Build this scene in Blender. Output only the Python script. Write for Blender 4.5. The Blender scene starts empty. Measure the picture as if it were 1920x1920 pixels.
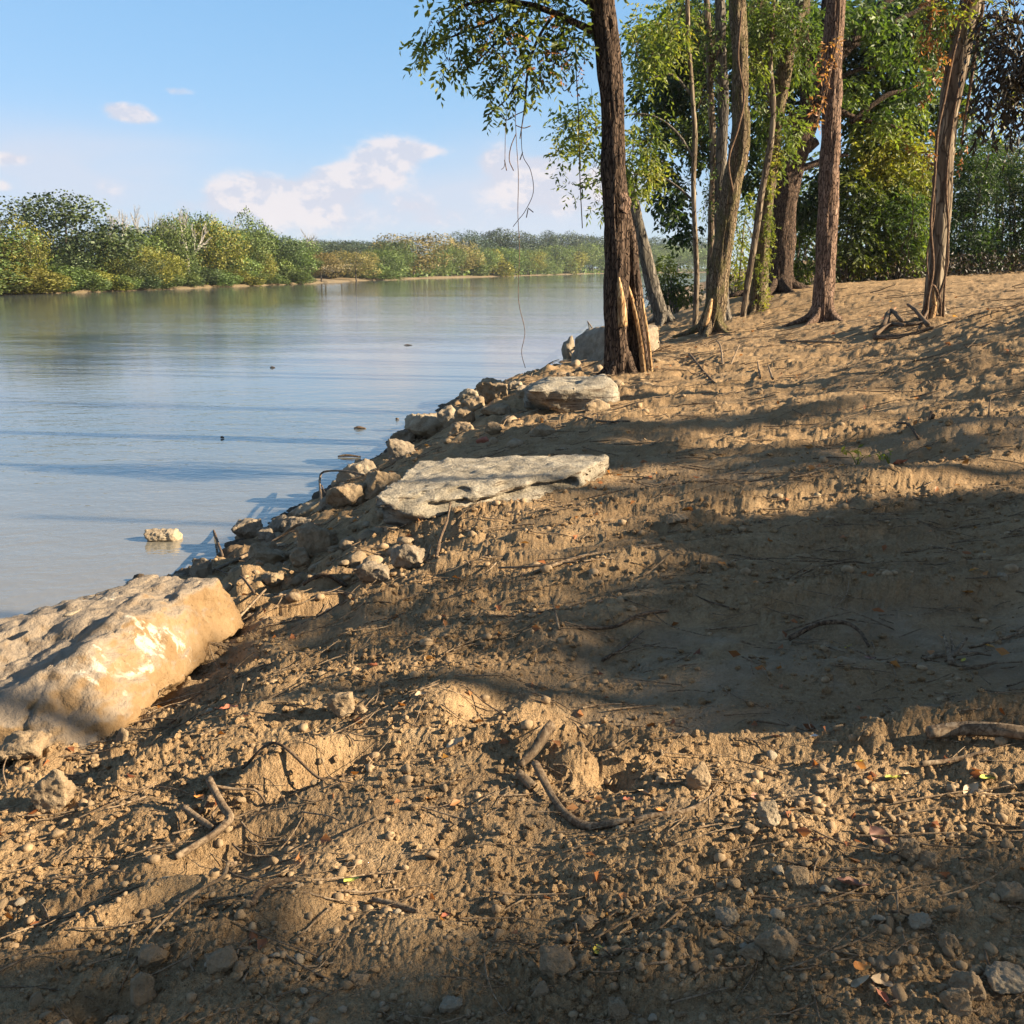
import bpy, bmesh, math, random
import numpy as np
from mathutils import Vector, Matrix
R = math.radians
random.seed(7)
C = bpy.context.scene
COL = C.collection

# ------------------------------------------------------------------ camera
F = 1920.0                      # focal length in photo pixels (photo is 1920 wide)
PITCH = R(13.4)
EYE = np.array([0.0, 0.0, 1.6])
cam_d = bpy.data.cameras.new('camera')
cam_d.sensor_width = 36; cam_d.lens = 36 * F / 1920
cam_d.clip_start = 0.05; cam_d.clip_end = 6000
cam = bpy.data.objects.new('camera', cam_d); COL.objects.link(cam)
cam.location = EYE; cam.rotation_euler = (R(90) - PITCH, 0, 0)
C.camera = cam

# ------------------------------------------------------------------ light
SUN_AZ, SUN_EL = R(100), R(24)   # azimuth clockwise from +Y
SUNV = np.array([math.sin(SUN_AZ)*math.cos(SUN_EL), math.cos(SUN_AZ)*math.cos(SUN_EL), math.sin(SUN_EL)])
sd = bpy.data.lights.new('sun', 'SUN'); sd.energy = 5.0; sd.angle = R(0.55); sd.color = (1.0, 0.85, 0.62)
sun = bpy.data.objects.new('sun', sd); COL.objects.link(sun)
sun.rotation_euler = Vector(SUNV).to_track_quat('Z', 'Y').to_euler()
sun.location = (20, 10, 30)
C.view_settings.view_transform = 'Standard'; C.view_settings.look = 'None'
C.view_settings.gamma = 1; C.view_settings.use_curve_mapping = False
C.view_settings.exposure = 1.8
C.render.engine = 'CYCLES'
C.cycles.max_bounces = 6; C.cycles.transparent_max_bounces = 8
C.cycles.use_denoising = True
try: C.cycles.volume_bounces = 0
except Exception: pass

W = bpy.data.worlds.new('World'); C.world = W; W.use_nodes = True
def build_world():
    nt = W.node_tree; N = nt.nodes; L = nt.links; N.clear()
    def nd(t, **k):
        n = N.new(t)
        for a, b in k.items(): setattr(n, a, b)
        return n
    def m(op, a, b=None, c=None, clamp=False):
        n = nd('ShaderNodeMath', operation=op); n.use_clamp = clamp
        for i, v in enumerate((a, b, c)):
            if v is None: continue
            if isinstance(v, (int, float)): n.inputs[i].default_value = v
            else: L.new(v, n.inputs[i])
        return n.outputs[0]
    def mix(f, a, b):
        n = nd('ShaderNodeMix', data_type='RGBA')
        for s, v in ((0, f), (6, a), (7, b)):
            if isinstance(v, tuple): n.inputs[s].default_value = v
            elif isinstance(v, (int, float)): n.inputs[s].default_value = v
            else: L.new(v, n.inputs[s])
        return n.outputs[2]
    sky = nd('ShaderNodeTexSky', sky_type='NISHITA'); sky.sun_disc = False
    sky.sun_elevation = SUN_EL; sky.sun_rotation = SUN_AZ
    sky.air_density = 1.0; sky.dust_density = 0.3; sky.ozone_density = 1.5
    hsv = nd('ShaderNodeHueSaturation'); hsv.inputs['Saturation'].default_value = 1.22
    L.new(sky.outputs[0], hsv.inputs['Color'])
    # photographic shoulder: per channel  c*k*m/(c*k+m), the same over the whole dome
    sc_ = nd('ShaderNodeSeparateColor'); L.new(hsv.outputs[0], sc_.inputs[0]); cc_ = nd('ShaderNodeCombineColor')
    for i_, (k_, m_) in enumerate(((1.8, 4.1), (2.5, 5.7), (2.9, 8.5))):
        a_ = m('MULTIPLY', sc_.outputs[i_], k_); L.new(m('DIVIDE', m('MULTIPLY', a_, m_), m('ADD', a_, m_)), cc_.inputs[i_])
    skyc = cc_.outputs[0]
    tc = nd('ShaderNodeTexCoord'); sp = nd('ShaderNodeSeparateXYZ'); L.new(tc.outputs['Generated'], sp.inputs[0])
    X, Y, Z = sp.outputs
    az = m('ARCTAN2', X, Y)
    el = m('ARCSINE', Z)
    cb = nd('ShaderNodeCombineXYZ'); L.new(az, cb.inputs[0]); L.new(el, cb.inputs[1])
    def noise(sx, sy, scale, det, rough, off=0.0, dist=0.0):
        mp = nd('ShaderNodeMapping'); mp.inputs['Scale'].default_value = (sx, sy, 1); mp.inputs['Location'].default_value = (off, off*1.7, off)
        L.new(cb.outputs[0], mp.inputs[0])
        t = nd('ShaderNodeTexNoise'); t.inputs['Scale'].default_value = scale; t.inputs['Detail'].default_value = det
        t.inputs['Roughness'].default_value = rough; t.inputs['Distortion'].default_value = dist
        L.new(mp.outputs[0], t.inputs['Vector']); return t.outputs[0]
    def d2ae(px, py):
        dx = (px-960)/F; up = (960-py)/F
        cy, sy_ = math.cos(PITCH), math.sin(PITCH)
        v = np.array([dx, cy + up*sy_, -sy_ + up*cy]); v /= np.linalg.norm(v)
        return math.atan2(v[0], v[1]), math.asin(v[2])
    def blobs_ae(lst):
        tot = None
        for a0, e0, wa, we, s in lst:
            u = m('DIVIDE', m('SUBTRACT', az, R(a0)), R(wa)); v = m('DIVIDE', m('SUBTRACT', el, R(e0)), R(we))
            g = m('MULTIPLY', m('EXPONENT', m('MULTIPLY', m('ADD', m('MULTIPLY', u, u), m('MULTIPLY', v, v)), -1.0)), s)
            tot = g if tot is None else m('ADD', tot, g)
        return tot
    def blobs(lst):
        tot = None
        for px, py, wx, wy, s in lst:
            a0, e0 = d2ae(px, py)
            u = m('DIVIDE', m('SUBTRACT', az, a0), 1.15*wx/F); v = m('DIVIDE', m('SUBTRACT', el, e0), 1.2*wy/F)
            g = m('MULTIPLY', m('EXPONENT', m('MULTIPLY', m('ADD', m('MULTIPLY', u, u), m('MULTIPLY', v, v)), -1.0)), s)
            tot = g if tot is None else m('ADD', tot, g)
        return tot
    # crisp cumulus
    cr = blobs([(232,206,34,11,1.05),(262,222,34,8,.8),(335,171,30,8,.75),(735,288,60,26,1.15),(790,284,34,8,.9),(700,318,30,20,.9),(735,340,34,14,.7),
                (620,318,40,11,.7),(585,350,60,16,.7),(480,350,55,26,.8),(640,352,40,18,.8),(560,380,110,26,.75),(410,370,22,22,.7),(560,420,130,30,.6),
                (30,298,40,10,.8),(5,350,14,10,.8),(200,355,34,16,.65),(345,388,26,12,.55),(770,380,40,16,.55),(800,410,50,16,.5),(930,300,50,26,.8),(1010,330,60,26,.85),(1060,360,80,30,.8),(960,380,90,40,.5),(1180,350,120,40,.6),
                (-250,300,120,30,.8),(2300,330,160,30,.7),(-700,250,120,25,.8)])
    n1 = noise(1.0, 1.5, 26.0, 8, .62, 3.1, .25)
    n1b = noise(1.0, 1.5, 9.0, 4, .55, 8.3, .2)
    nn = m('ADD', m('MULTIPLY', n1, .65), m('MULTIPLY', n1b, .35))
    # crowd of far-away cumulus all round the horizon outside the blobs
    dens = m('ADD', cr, m('MULTIPLY', m('SUBTRACT', nn, .5), 2.6))
    mr = nd('ShaderNodeMapRange', interpolation_type='SMOOTHSTEP'); L.new(dens, mr.inputs[0]); mr.inputs[1].default_value = .22; mr.inputs[2].default_value = .85
    crisp = m('MULTIPLY', mr.outputs[0], m('MINIMUM', m('MULTIPLY', cr, 2.2), 1.0))
    # soft high haze clouds
    sf = blobs([(60,290,230,50,.75),(170,330,120,40,.45),(560,400,260,60,.55),(740,370,120,60,.35),(950,330,120,60,.6),(1050,400,200,60,.6),(120,400,200,60,.35),(900,430,500,60,.35),(300,270,120,14,.25),(1900,350,300,60,.5),(-500,330,300,60,.5)])
    sf = m('ADD', sf, blobs_ae([(-70,14,30,7,.7),(-110,22,35,9,.6),(-160,12,40,8,.7),(165,20,40,10,.6),(130,30,35,10,.5),(90,12,30,7,.7),(60,20,22,7,.5),(-130,45,40,12,.5),(120,55,50,12,.45),(0,70,90,10,.4),(170,50,40,10,.4)]))  # clouds out of view, added to whiten the sky fill in the shade
    n2 = noise(1.0, 3.0, 7.0, 6, .55, 12.0, .4)
    soft = m('MULTIPLY', sf, m('ADD', .35, m('MULTIPLY', n2, 1.1)), clamp=True)
    # cloud shading
    n3 = noise(1.0, 1.5, 26.0, 8, .62, 3.06, .25)
    sh = m('MULTIPLY', m('SUBTRACT', n1, n3), 9.0)
    sh = m('ADD', .5, sh, clamp=True)
    white = mix(sh, (4.0, 4.1, 4.7, 1), (5.2, 4.85, 4.95, 1))
    c1 = mix(m('MULTIPLY', soft, .85), skyc, (3.9, 4.25, 5.0, 1))
    c2 = mix(m('MULTIPLY', crisp, .86), c1, white)
    bg = nd('ShaderNodeBackground'); L.new(c2, bg.inputs[0]); bg.inputs[1].default_value = 0.05
    out = nd('ShaderNodeOutputWorld'); L.new(bg.outputs[0], out.inputs[0])
build_world()

# ------------------------------------------------------------------ pixel -> place
cP, sP = math.cos(PITCH), math.sin(PITCH)
def ray(px, py):
    u, w = (px-960)/F, (960-py)/F
    return np.array([u, cP + w*sP, -sP + w*cP])
def at_z(px, py, z):
    d = ray(px, py); t = (z-EYE[2])/d[2]; return EYE + t*d
def at_y(px, py, y):
    d = ray(px, py); return EYE + d*(y/d[1])
WATER = -1.2

# ------------------------------------------------------------------ numpy noise
def _h(ix, iy, iz, s):
    n = (ix.astype(np.int64)*374761393 + iy.astype(np.int64)*668265263 + iz.astype(np.int64)*2147483647 + s*974634777) & 0xffffffff
    n = ((n ^ (n >> 13))*1274126177) & 0xffffffff
    n = ((n ^ (n >> 16))*2246822519) & 0xffffffff
    return ((n ^ (n >> 15)) & 0xffffff)/float(0xffffff)
def noise2(x, y, s=0):
    ix, iy = np.floor(x), np.floor(y); fx, fy = x-ix, y-iy; z0 = np.zeros_like(ix)
    def g(a, b):
        an = _h(ix+a, iy+b, z0, s)*6.2831853
        return np.cos(an)*(fx-a) + np.sin(an)*(fy-b)
    u = fx*fx*fx*(fx*(fx*6-15)+10); v = fy*fy*fy*(fy*(fy*6-15)+10)
    a = g(0,0)*(1-u)+g(1,0)*u; b = g(0,1)*(1-u)+g(1,1)*u
    return (a*(1-v)+b*v)*1.5
def fbm2(x, y, o=4, s=0, gain=.5):
    r = 0; a = 1
    for i in range(o):
        r = r + a*noise2(x*2**i+i*17.3, y*2**i-i*9.1, s+i); a *= gain
    return r
def noise3(x, y, z, s=0):
    ix, iy, iz = np.floor(x), np.floor(y), np.floor(z); fx, fy, fz = x-ix, y-iy, z-iz
    u = fx*fx*(3-2*fx); v = fy*fy*(3-2*fy); w = fz*fz*(3-2*fz); r = 0
    for a in (0,1):
        for b in (0,1):
            for c in (0,1):
                r = r + _h(ix+a, iy+b, iz+c, s)*(u if a else 1-u)*(v if b else 1-v)*(w if c else 1-w)
    return r*2-1
def fbm3(P, sc, o=4, s=0, gain=.5):
    r = 0; a = 1
    for i in range(o):
        k = sc*2**i; r = r + a*noise3(P[:,0]*k+i*5.1, P[:,1]*k+i*3.3, P[:,2]*k, s+i); a *= gain
    return r
def sstep(a, b, x):
    t = np.clip((x-a)/(b-a), 0, 1); return t*t*(3-2*t)
def domes(x, y, cell, s, fill=.75, rmin=.25, rmax=.5):
    """round clods: height in units of the cell"""
    X, Y = x/cell, y/cell; ix, iy = np.floor(X), np.floor(Y); z0 = np.zeros_like(ix); best = np.zeros_like(X)
    for a in (-1,0,1):
        for b in (-1,0,1):
            cx, cy = ix+a, iy+b
            jx = cx + .2+.6*_h(cx, cy, z0, s); jy = cy + .2+.6*_h(cx, cy, z0, s+1)
            r = rmin + (rmax-rmin)*_h(cx, cy, z0, s+2)**2; on = _h(cx, cy, z0, s+3) < fill
            el = .6+.8*_h(cx, cy, z0, s+4)
            d2 = ((X-jx)*el)**2 + ((Y-jy)/el)**2
            best = np.maximum(best, np.where(on, np.sqrt(np.maximum(0, r*r-d2)), 0))
    return best
def sstep(a, b, x):
    t = np.clip((x-a)/(b-a), 0, 1); return t*t*(3-2*t)

# ------------------------------------------------------------------ ground shape
CP = [(-400,1920,-.15),(0,1920,-.06),(480,1920,-.02),(960,1920,0),(1440,1920,.02),(1920,1920,.05),
      (-200,1600,-.35),(0,1600,-.16),(500,1600,-.05),(960,1600,0),(1400,1600,.04),(1920,1600,.09),
      (0,1440,-.33),(140,1425,-.36),(300,1400,-.19),(700,1400,0),(1200,1400,.03),(1920,1400,.12),
      (330,1300,-.38),(460,1180,-.40),(700,1200,-.1),(1000,1200,0),(1500,1200,.07),(1920,1200,.12),
      (430,1100,-.62),(560,1080,-.5),(720,1060,-.22),
      (580,1000,-.82),(680,1000,-.34),(735,992,-.20),(1000,1000,0),(1300,1000,.08),(1600,1000,.11),(1920,1000,.18),
      (640,930,-.85),(760,880,-.55),(900,850,-.2),(1150,850,0),(1400,850,.06),(1920,850,.28),
      (790,800,-.85),(900,735,-.75),(980,730,-.3),(1100,730,-.14),(1250,730,.02),(1500,730,.14),(1920,730,.48),
      (1050,690,-.35),(1250,660,-.05),(1400,650,.12),(1600,650,.38),(1750,640,.55),(1920,650,.74),
      (1240,600,-.15),(1320,610,.05),(1400,585,.35),(1540,600,.35),(1750,590,.7),(1920,580,1.05),
      (1300,575,.3),(1460,545,.9),(1580,530,1.0),(1700,512,1.3),(1920,503.5,1.58)]
SH = [(0,1240),(300,1090),(430,1030),(540,968),(640,895),(740,848),(820,780),(880,742),(980,712),(1060,688),(1130,640),(1190,600),(1250,572)]
ctl = [at_z(*p) if p[1] != 503.5 else np.array([20.5, 41, 1.58]) for p in CP] + [at_z(a, b, WATER) for a, b in SH]
ctl += [np.array(p, float) for p in [(-7,4,-2.6),(-9,9,-3),(-9,16,-3),(-8,24,-3),(-5,36,-3),(0,60,-3),(4,95,-3),(-20,0,-3),(-6,-6,-2.2),(-3.6,-3,-1.2),(-2.2,2.0,-.6),(-2.9,4.2,-.95),
        (-25,60,-3),(0,-3,.02),(3,-8,.1),(12,-4,.4),(12,4,.5),(14,14,.95),(24,24,1.5),(26,5,1.3),(40,40,2.0),(20,60,1.9),(14,48,1.5),(30,75,2.0),(24,100,1.9),(50,0,1.8),(-40,170,-3),(0,170,-3),(30,175,-3),(20,135,-3),(-20,130,-3),(70,165,1.6),(45,130,1.6),(-60,140,-3),(0,-100,0),(100,0,2),(-100,0,-3),(14,70,.6),(20,-20,.6),(-2,-15,-.3),(60,60,2.2),(45,-30,1.5),(-30,-30,-3),(0,-40,0),(-30,110,-3),(60,110,2)]]
ctl = np.array(ctl)
def tps_fit(P, z, lam=.02):
    d2 = ((P[:,None]-P[None])**2).sum(-1); K = d2*np.log(d2+1e-9)*.5
    n = len(P); A = np.zeros((n+3, n+3)); A[:n,:n] = K + lam*np.eye(n)
    A[:n,n] = 1; A[:n,n+1:] = P; A[n,:n] = 1; A[n+1:,:n] = P.T
    return np.linalg.solve(A, np.r_[z, 0,0,0])
# fit in a warped space (log distance) so near and far detail count alike
def warp(x, y):
    r = np.sqrt(x*x+y*y)+.8; a = np.arctan2(x, y); return np.stack([a*1.4, np.log(r)], -1)
cw = tps_fit(warp(ctl[:,0], ctl[:,1]), ctl[:,2], .004)
CWP = warp(ctl[:,0], ctl[:,1])
def base_z(x, y):
    x = np.atleast_1d(np.asarray(x, float)); y = np.atleast_1d(np.asarray(y, float)); out = np.empty(x.shape)
    xf, yf, of = x.ravel(), y.ravel(), out.ravel()
    for i in range(0, len(xf), 60000):
        q = warp(xf[i:i+60000], yf[i:i+60000])
        d2 = (q[:,0,None]-CWP[None,:,0])**2 + (q[:,1,None]-CWP[None,:,1])**2
        of[i:i+60000] = (d2*np.log(d2+1e-9)*.5)@cw[:-3] + cw[-3] + q@cw[-2:]
    z = np.clip(of.reshape(x.shape), -3.2, 2.6); r = np.hypot(x, y); a = np.abs(np.degrees(np.arctan2(x, y)))
    back = np.clip(-3.2*(1-sstep(-7, -1.6, x)) + .04*np.maximum(x, 0), -3.2, 1.5)
    k = sstep(85, 150, a); z = z*(1-k)+back*k
    k = sstep(.7, 1.6, r); return z*k - .01*(1-k)
# mounds, pits and ridges seen in the photo: px, py, z guess, rx, ry (m), height, angle
LUMPS = [(1085,1425,.0,.20,.07,.075,.0),(1150,1440,.0,.09,.12,-.09,.1),(590,1440,0,.16,.08,-.10,.3),(520,1440,0,.12,.08,.07,.4),(660,1410,0,.2,.08,.06,.1),
         (420,1560,0,.22,.09,-.07,.6),(250,1850,0,.10,.07,-.10,.5),(480,1725,0,.16,.06,.06,.5),(230,1660,0,.3,.05,.05,.9),(800,1560,0,.08,.04,-.05,0),
         (1250,1620,0,.25,.14,.05,0),(1400,1640,0,.2,.1,.05,.2),(1150,1830,0,.16,.09,.05,0),(800,1750,0,.2,.08,.04,0),
         (940,1340,0,.07,.2,-.08,-.2),(880,1340,0,.22,.16,.05,-.3),(560,1310,-.1,.3,.12,.05,.5),(700,1250,-.05,.25,.12,.05,.2),
         (900,985,-.1,.35,.3,.04,.1),(1100,930,-.02,.45,.22,.07,.2),(800,1000,-.2,.3,.2,.08,.2),(1000,1090,0,.5,.2,.07,0),(1180,1080,.02,.4,.12,.08,.1),
         (1480,870,.1,.7,.4,.10,.3),(1300,900,.05,.8,.4,-.08,.2),(1850,780,.5,.6,.5,.22,0),(1780,790,.4,.5,.5,.1,0),(1760,640,.55,1.1,.6,.18,0),(1915,625,.9,.8,.5,.2,0),
         (1380,670,.1,.7,.4,.15,.1),(1180,740,-.05,.5,.35,.12,0),(1220,690,0,.5,.5,.12,0),(900,790,-.4,.5,.4,.16,0),(1130,790,-.05,.6,.4,.10,.1),(860,830,-.4,.4,.3,.1,0),
         (1650,720,.35,1.2,.5,.12,.2),(1500,760,.2,1.1,.4,.10,.1),(1350,800,.1,1.0,.35,-.1,.15),(1750,850,.35,1.2,.3,.12,.1),(1400,930,.1,1.3,.25,.10,.1),(1000,700,-.3,.9,.4,.12,0),(1740,1060,.2,1.6,.18,.07,.05),(1450,1120,.1,1.4,.12,.05,.03),(1250,1040,.05,.8,.15,.06,.05),
         (1550,560,.7,1.6,.8,.1,0),(1300,640,0,.8,.4,-.08,0)]
LW = [(*at_z(a, b, z)[:2], rx, ry, h, an) for a, b, z, rx, ry, h, an in LUMPS]
RIDGE = [at_z(a, b, .03)[:2] for a, b in [(300,1480),(480,1420),(640,1392),(900,1378),(1200,1392),(1500,1408),(1750,1400),(1920,1385),(2300,1370)]]
RX = np.array([p[0] for p in RIDGE]); RY = np.array([p[1] for p in RIDGE])
PT = np.array([at_z(1600,1260,.1)[:2], at_z(1300,1330,.05)[:2], at_z(1850,1330,.1)[:2]])
def compact(x, y):
    """1 where machine tracks have pressed the clay flat"""
    ry = np.interp(x, RX, RY); d = y-ry
    m1 = sstep(.03,.10,d)*(1-sstep(1.0,1.35,d + .25*fbm2(x*1.4, y*1.4, 2, 61)))*sstep(-.15,.7,x)
    m2 = sstep(-.1,.1, .16-np.abs(y-(RY.mean()-.42)-.1*np.sin(x*1.7)))*.5*sstep(-.9,-.2,x)*(1-sstep(.8,1.4,x))
    e = ((x-2.6)/3.2)**2 + ((y-7.6)/.55)**2
    return np.clip(m1+m2+.6*np.exp(-e*e), 0, 1)
TREEPOS = []
def ground_z(x, y, want=False):
    x = np.atleast_1d(np.asarray(x, float)); y = np.atleast_1d(np.asarray(y, float))
    b = base_z(x, y); r = np.hypot(x, y)
    cp = compact(x, y); soft = 1-.58*cp
    z = b.copy()
    wx = x + .12*fbm2(x*1.3, y*1.3, 2, 71); wy = y + .12*fbm2(x*1.3+9, y*1.3, 2, 72)
    for (cx, cy, rx, ry, h, an) in LW:
        ca, sa = math.cos(an), math.sin(an)
        k = np.abs(x-cx) < 4*max(rx, ry)
        u = ((wx-cx)*ca + (wy-cy)*sa)/rx; v = (-(wx-cx)*sa + (wy-cy)*ca)/ry
        z = z + np.where(k, .72*h*np.exp(-(u*u+v*v)**1.3), 0)
    # rut edge in the foreground
    ry = np.interp(x, RX, RY) + .05*noise2(x*3.1, x*0+1.5, 5); d = y-ry
    z += .055*np.exp(-(d/.07)**2)*sstep(-1.6,-.6,x) - .035*sstep(0,.12,d)*(1-sstep(.9,1.5,d))*sstep(-.2,.5,x)
    d2 = d-.62-.08*np.sin(x*2.2)
    z += .05*np.exp(-(np.maximum(d2, d2*2.2)/.13)**2)*sstep(.2,.8,x)*(.6+.5*noise2(x*2.5, x*0, 8))
    # streaky tracks running across the slope further back
    wv = .5*fbm2(x*.8, y*.8, 2, 35)
    tr = noise2(x*.45 + y*.12, y*4.2 - x*.5 + wv, 31)*.045 + noise2(x*1.1, y*10 - x*1.0 + wv*2, 32)*.022 + noise2(x*2.6, y*24 - x*2.4 + wv*3, 36)*.008
    z += tr*sstep(3.4,6,y)*(1-sstep(20,30,y))*(1-.45*cp)*(.45+.9*sstep(-.4,.4,fbm2(x*.35,y*.5,2,37)))
    # cleated track marks
    z += .010*np.sin(x*26+2*noise2(x*2,y*2,38))*sstep(.25,.6,noise2(x*.3+3, y*1.9, 39))*sstep(4,6,y)*(1-sstep(12,18,y))
    z += .019*fbm2(x*2.6-y*.5, y*4.4, 4, 43, .66)*sstep(6,10,y)
    z += .012*(np.abs(fbm2(x*1.7, y*2.6, 4, 42, .6))*-1+.25)*sstep(7,10,y)*(1-sstep(30,40,y))
    # grader lines on the far slope
    z += .020*np.sin((y-.35*x)*9 + 1.5*noise2(x*.3, y*.3, 33))*sstep(17,22,y)*sstep(5,9,x)*(.5+noise2(x*.5,y*.5,34))
    # bank roughness
    bank = sstep(.25,-.55, b)*sstep(-1.7,-1.2, b)
    amp = .15+1.0*sstep(-.45,.45, fbm2(x*.9, y*1.3, 3, 41))
    z += .045*fbm2(x*1.1, y*1.1, 3, 11)*np.minimum(1, .4+r/6)
    z += soft*amp*(.020*fbm2(x*3.4, y*4.8-x*1.0, 3, 12, .45) + .006*np.abs(fbm2(x*13, y*13, 2, 13)))
    z += bank*.09*fbm2(x*2.4, y*2.4, 3, 14)
    ax = x + .03*fbm2(x*9, y*9, 2, 73); ay = y + .03*fbm2(x*9+4, y*9, 2, 74)
    cl = .034*domes(ax, ay, .16, 21, .22, .08, .40) + .020*domes(ax, ay, .075, 22, .34) + .0150*domes(ax, ay, .036, 23, .55) + .009*domes(ax, ay, .017, 24, .75)
    cl2 = cl*(.45+.9*amp)*(.10+.9*soft)
    z += cl2*1.25 + (1-.6*cp)*.0038*fbm2(x*60, y*60, 3, 15)
    z = np.where(b < WATER-.3, b, z)
    for (tx, ty, tr_, th) in TREEPOS:
        z = z + th*np.exp(-((x-tx)**2+(y-ty)**2)/(tr_*tr_))
    if want: return z, cp, b
    return z
def gz(x, y): return float(ground_z(x, y)[0])
def on_ground(px, py, z0=0.0):
    """ground point seen at a photo pixel"""
    z = z0
    for _ in range(14):
        p = at_z(px, py, z); z = .5*z + .5*float(base_z(p[0], p[1])[0])
    p = at_z(px, py, z); return np.array([p[0], p[1], gz(p[0], p[1])])

# ------------------------------------------------------------------ object helpers
def mk(name, V, Fc, mat=None, parent=None, smooth=True, link=True, nrm=None):
    V = np.asarray(V, np.float32); Fc = np.asarray(Fc, np.int32)
    me = bpy.data.meshes.new(name); n, k = Fc.shape
    me.vertices.add(len(V)); me.vertices.foreach_set('co', V.ravel())
    me.loops.add(n*k); me.loops.foreach_set('vertex_index', Fc.ravel())
    me.polygons.add(n); me.polygons.foreach_set('loop_start', np.arange(0, n*k, k, dtype=np.int32))
    try: me.polygons.foreach_set('loop_total', np.full(n, k, np.int32))
    except Exception: pass
    me.polygons.foreach_set('use_smooth', np.full(n, smooth, bool))
    me.update(calc_edges=True); me.validate()
    if nrm is not None and len(nrm) == len(me.vertices): me.normals_split_custom_set_from_vertices(np.asarray(nrm, float).tolist())
    if mat: me.materials.append(mat)
    if not link: return me
    o = bpy.data.objects.new(name, me); COL.objects.link(o)
    if parent: o.parent = parent
    return o
def tag(o, label=None, cat=None, group=None, kind=None):
    if label: o['label'] = label
    if cat: o['category'] = cat
    if group: o['group'] = group
    if kind: o['kind'] = kind
    return o
def empty(name, loc=(0,0,0)):
    o = bpy.data.objects.new(name, None); COL.objects.link(o); o.location = loc; o.empty_display_size = .2; return o
class MB:
    def __init__(s): s.V = []; s.F = []; s.n = 0
    def add(s, V, Fc):
        s.V.append(np.asarray(V, float)); s.F.append(np.asarray(Fc)+s.n); s.n += len(V)
    def get(s): return np.concatenate(s.V), np.concatenate(s.F)
    def build(s, name, mat, parent=None, smooth=True, origin=None):
        V, Fc = s.get()
        if origin is not None: V = V-np.asarray(origin)
        return mk(name, V, Fc, mat, parent, smooth)
def catmull(P, n):
    P = np.asarray(P, float); m = len(P)
    if m == 2:
        t = np.linspace(0, 1, n)[:,None]; return P[0]*(1-t)+P[1]*t
    t = np.linspace(0, m-1-1e-6, n); i = t.astype(int); f = (t-i)[:,None]
    Q = np.vstack([2*P[0]-P[1], P, 2*P[-1]-P[-2]])
    a, b, c, d = Q[i], Q[i+1], Q[i+2], Q[i+3]
    return .5*((2*b)+(c-a)*f+(2*a-5*b+4*c-d)*f*f+(3*b-a-3*c+d)*f**3)
def tube(pts, rad, seg=8, n=None, disp=None, cap=True, rough=0.0, seed=0):
    """pts (m,3), rad (m,), -> quads. disp(theta, s, P) gives relative radius change"""
    pts = np.asarray(pts, float); rad = np.asarray(rad, float).reshape(-1, 1)
    n = n or max(4, len(pts)*3)
    Q = catmull(np.hstack([pts, rad]), n); P = Q[:,:3]; r = np.maximum(Q[:,3], 1e-4)
    T = np.gradient(P, axis=0); T /= np.linalg.norm(T, axis=1, keepdims=True)+1e-12
    ref = np.array([.05, -1, .02]) if abs(T[:,1]).mean() < .8 else np.array([1., 0, 0])
    A = ref - (T@ref)[:,None]*T; A /= np.linalg.norm(A, axis=1, keepdims=True); B = np.cross(T, A)
    th = np.linspace(0, 2*math.pi, seg, endpoint=False)
    s = np.r_[0, np.cumsum(np.linalg.norm(np.diff(P, axis=0), axis=1))]
    rr = np.repeat(r[:,None], seg, 1)
    if disp is not None: rr = rr*(1+disp(th[None,:]+0*s[:,None], s[:,None]+0*th[None,:]))
    if rough: 
        rng = np.random.RandomState(seed); rr = rr*(1+rough*(noise2(np.cos(th)[None,:]*1.5+s[:,None]*1.3/max(r.mean()*20,.01)+seed, np.sin(th)[None,:]*1.5+seed*3.3+0*s[:,None], 5)*2))
    V = P[:,None,:] + rr[:,:,None]*(np.cos(th)[None,:,None]*A[:,None,:]+np.sin(th)[None,:,None]*B[:,None,:])
    V = V.reshape(-1, 3)
    i = np.arange(n-1)[:,None]*seg; j = np.arange(seg)[None,:]; k = (j+1)%seg
    Fc = np.stack([i+j, i+k, i+seg+k, i+seg+j], -1).reshape(-1, 4)
    if cap:
        for ring, flip in ((0, True), (n-1, False)):
            c = len(V); V = np.vstack([V, P[ring]+ (T[ring]*r[ring]*(.15 if not flip else -.15))])
            ids = ring*seg+np.arange(seg); nx = ring*seg+(np.arange(seg)+1)%seg
            h = seg//2*2; q = []
            for a in range(0, h, 2):
                q.append([ids[a], ids[(a+1)%seg], ids[(a+2)%seg], c])
            Fc = np.vstack([Fc, np.array(q) if not flip else np.array(q)[:,::-1]])
    return V, Fc

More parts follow.
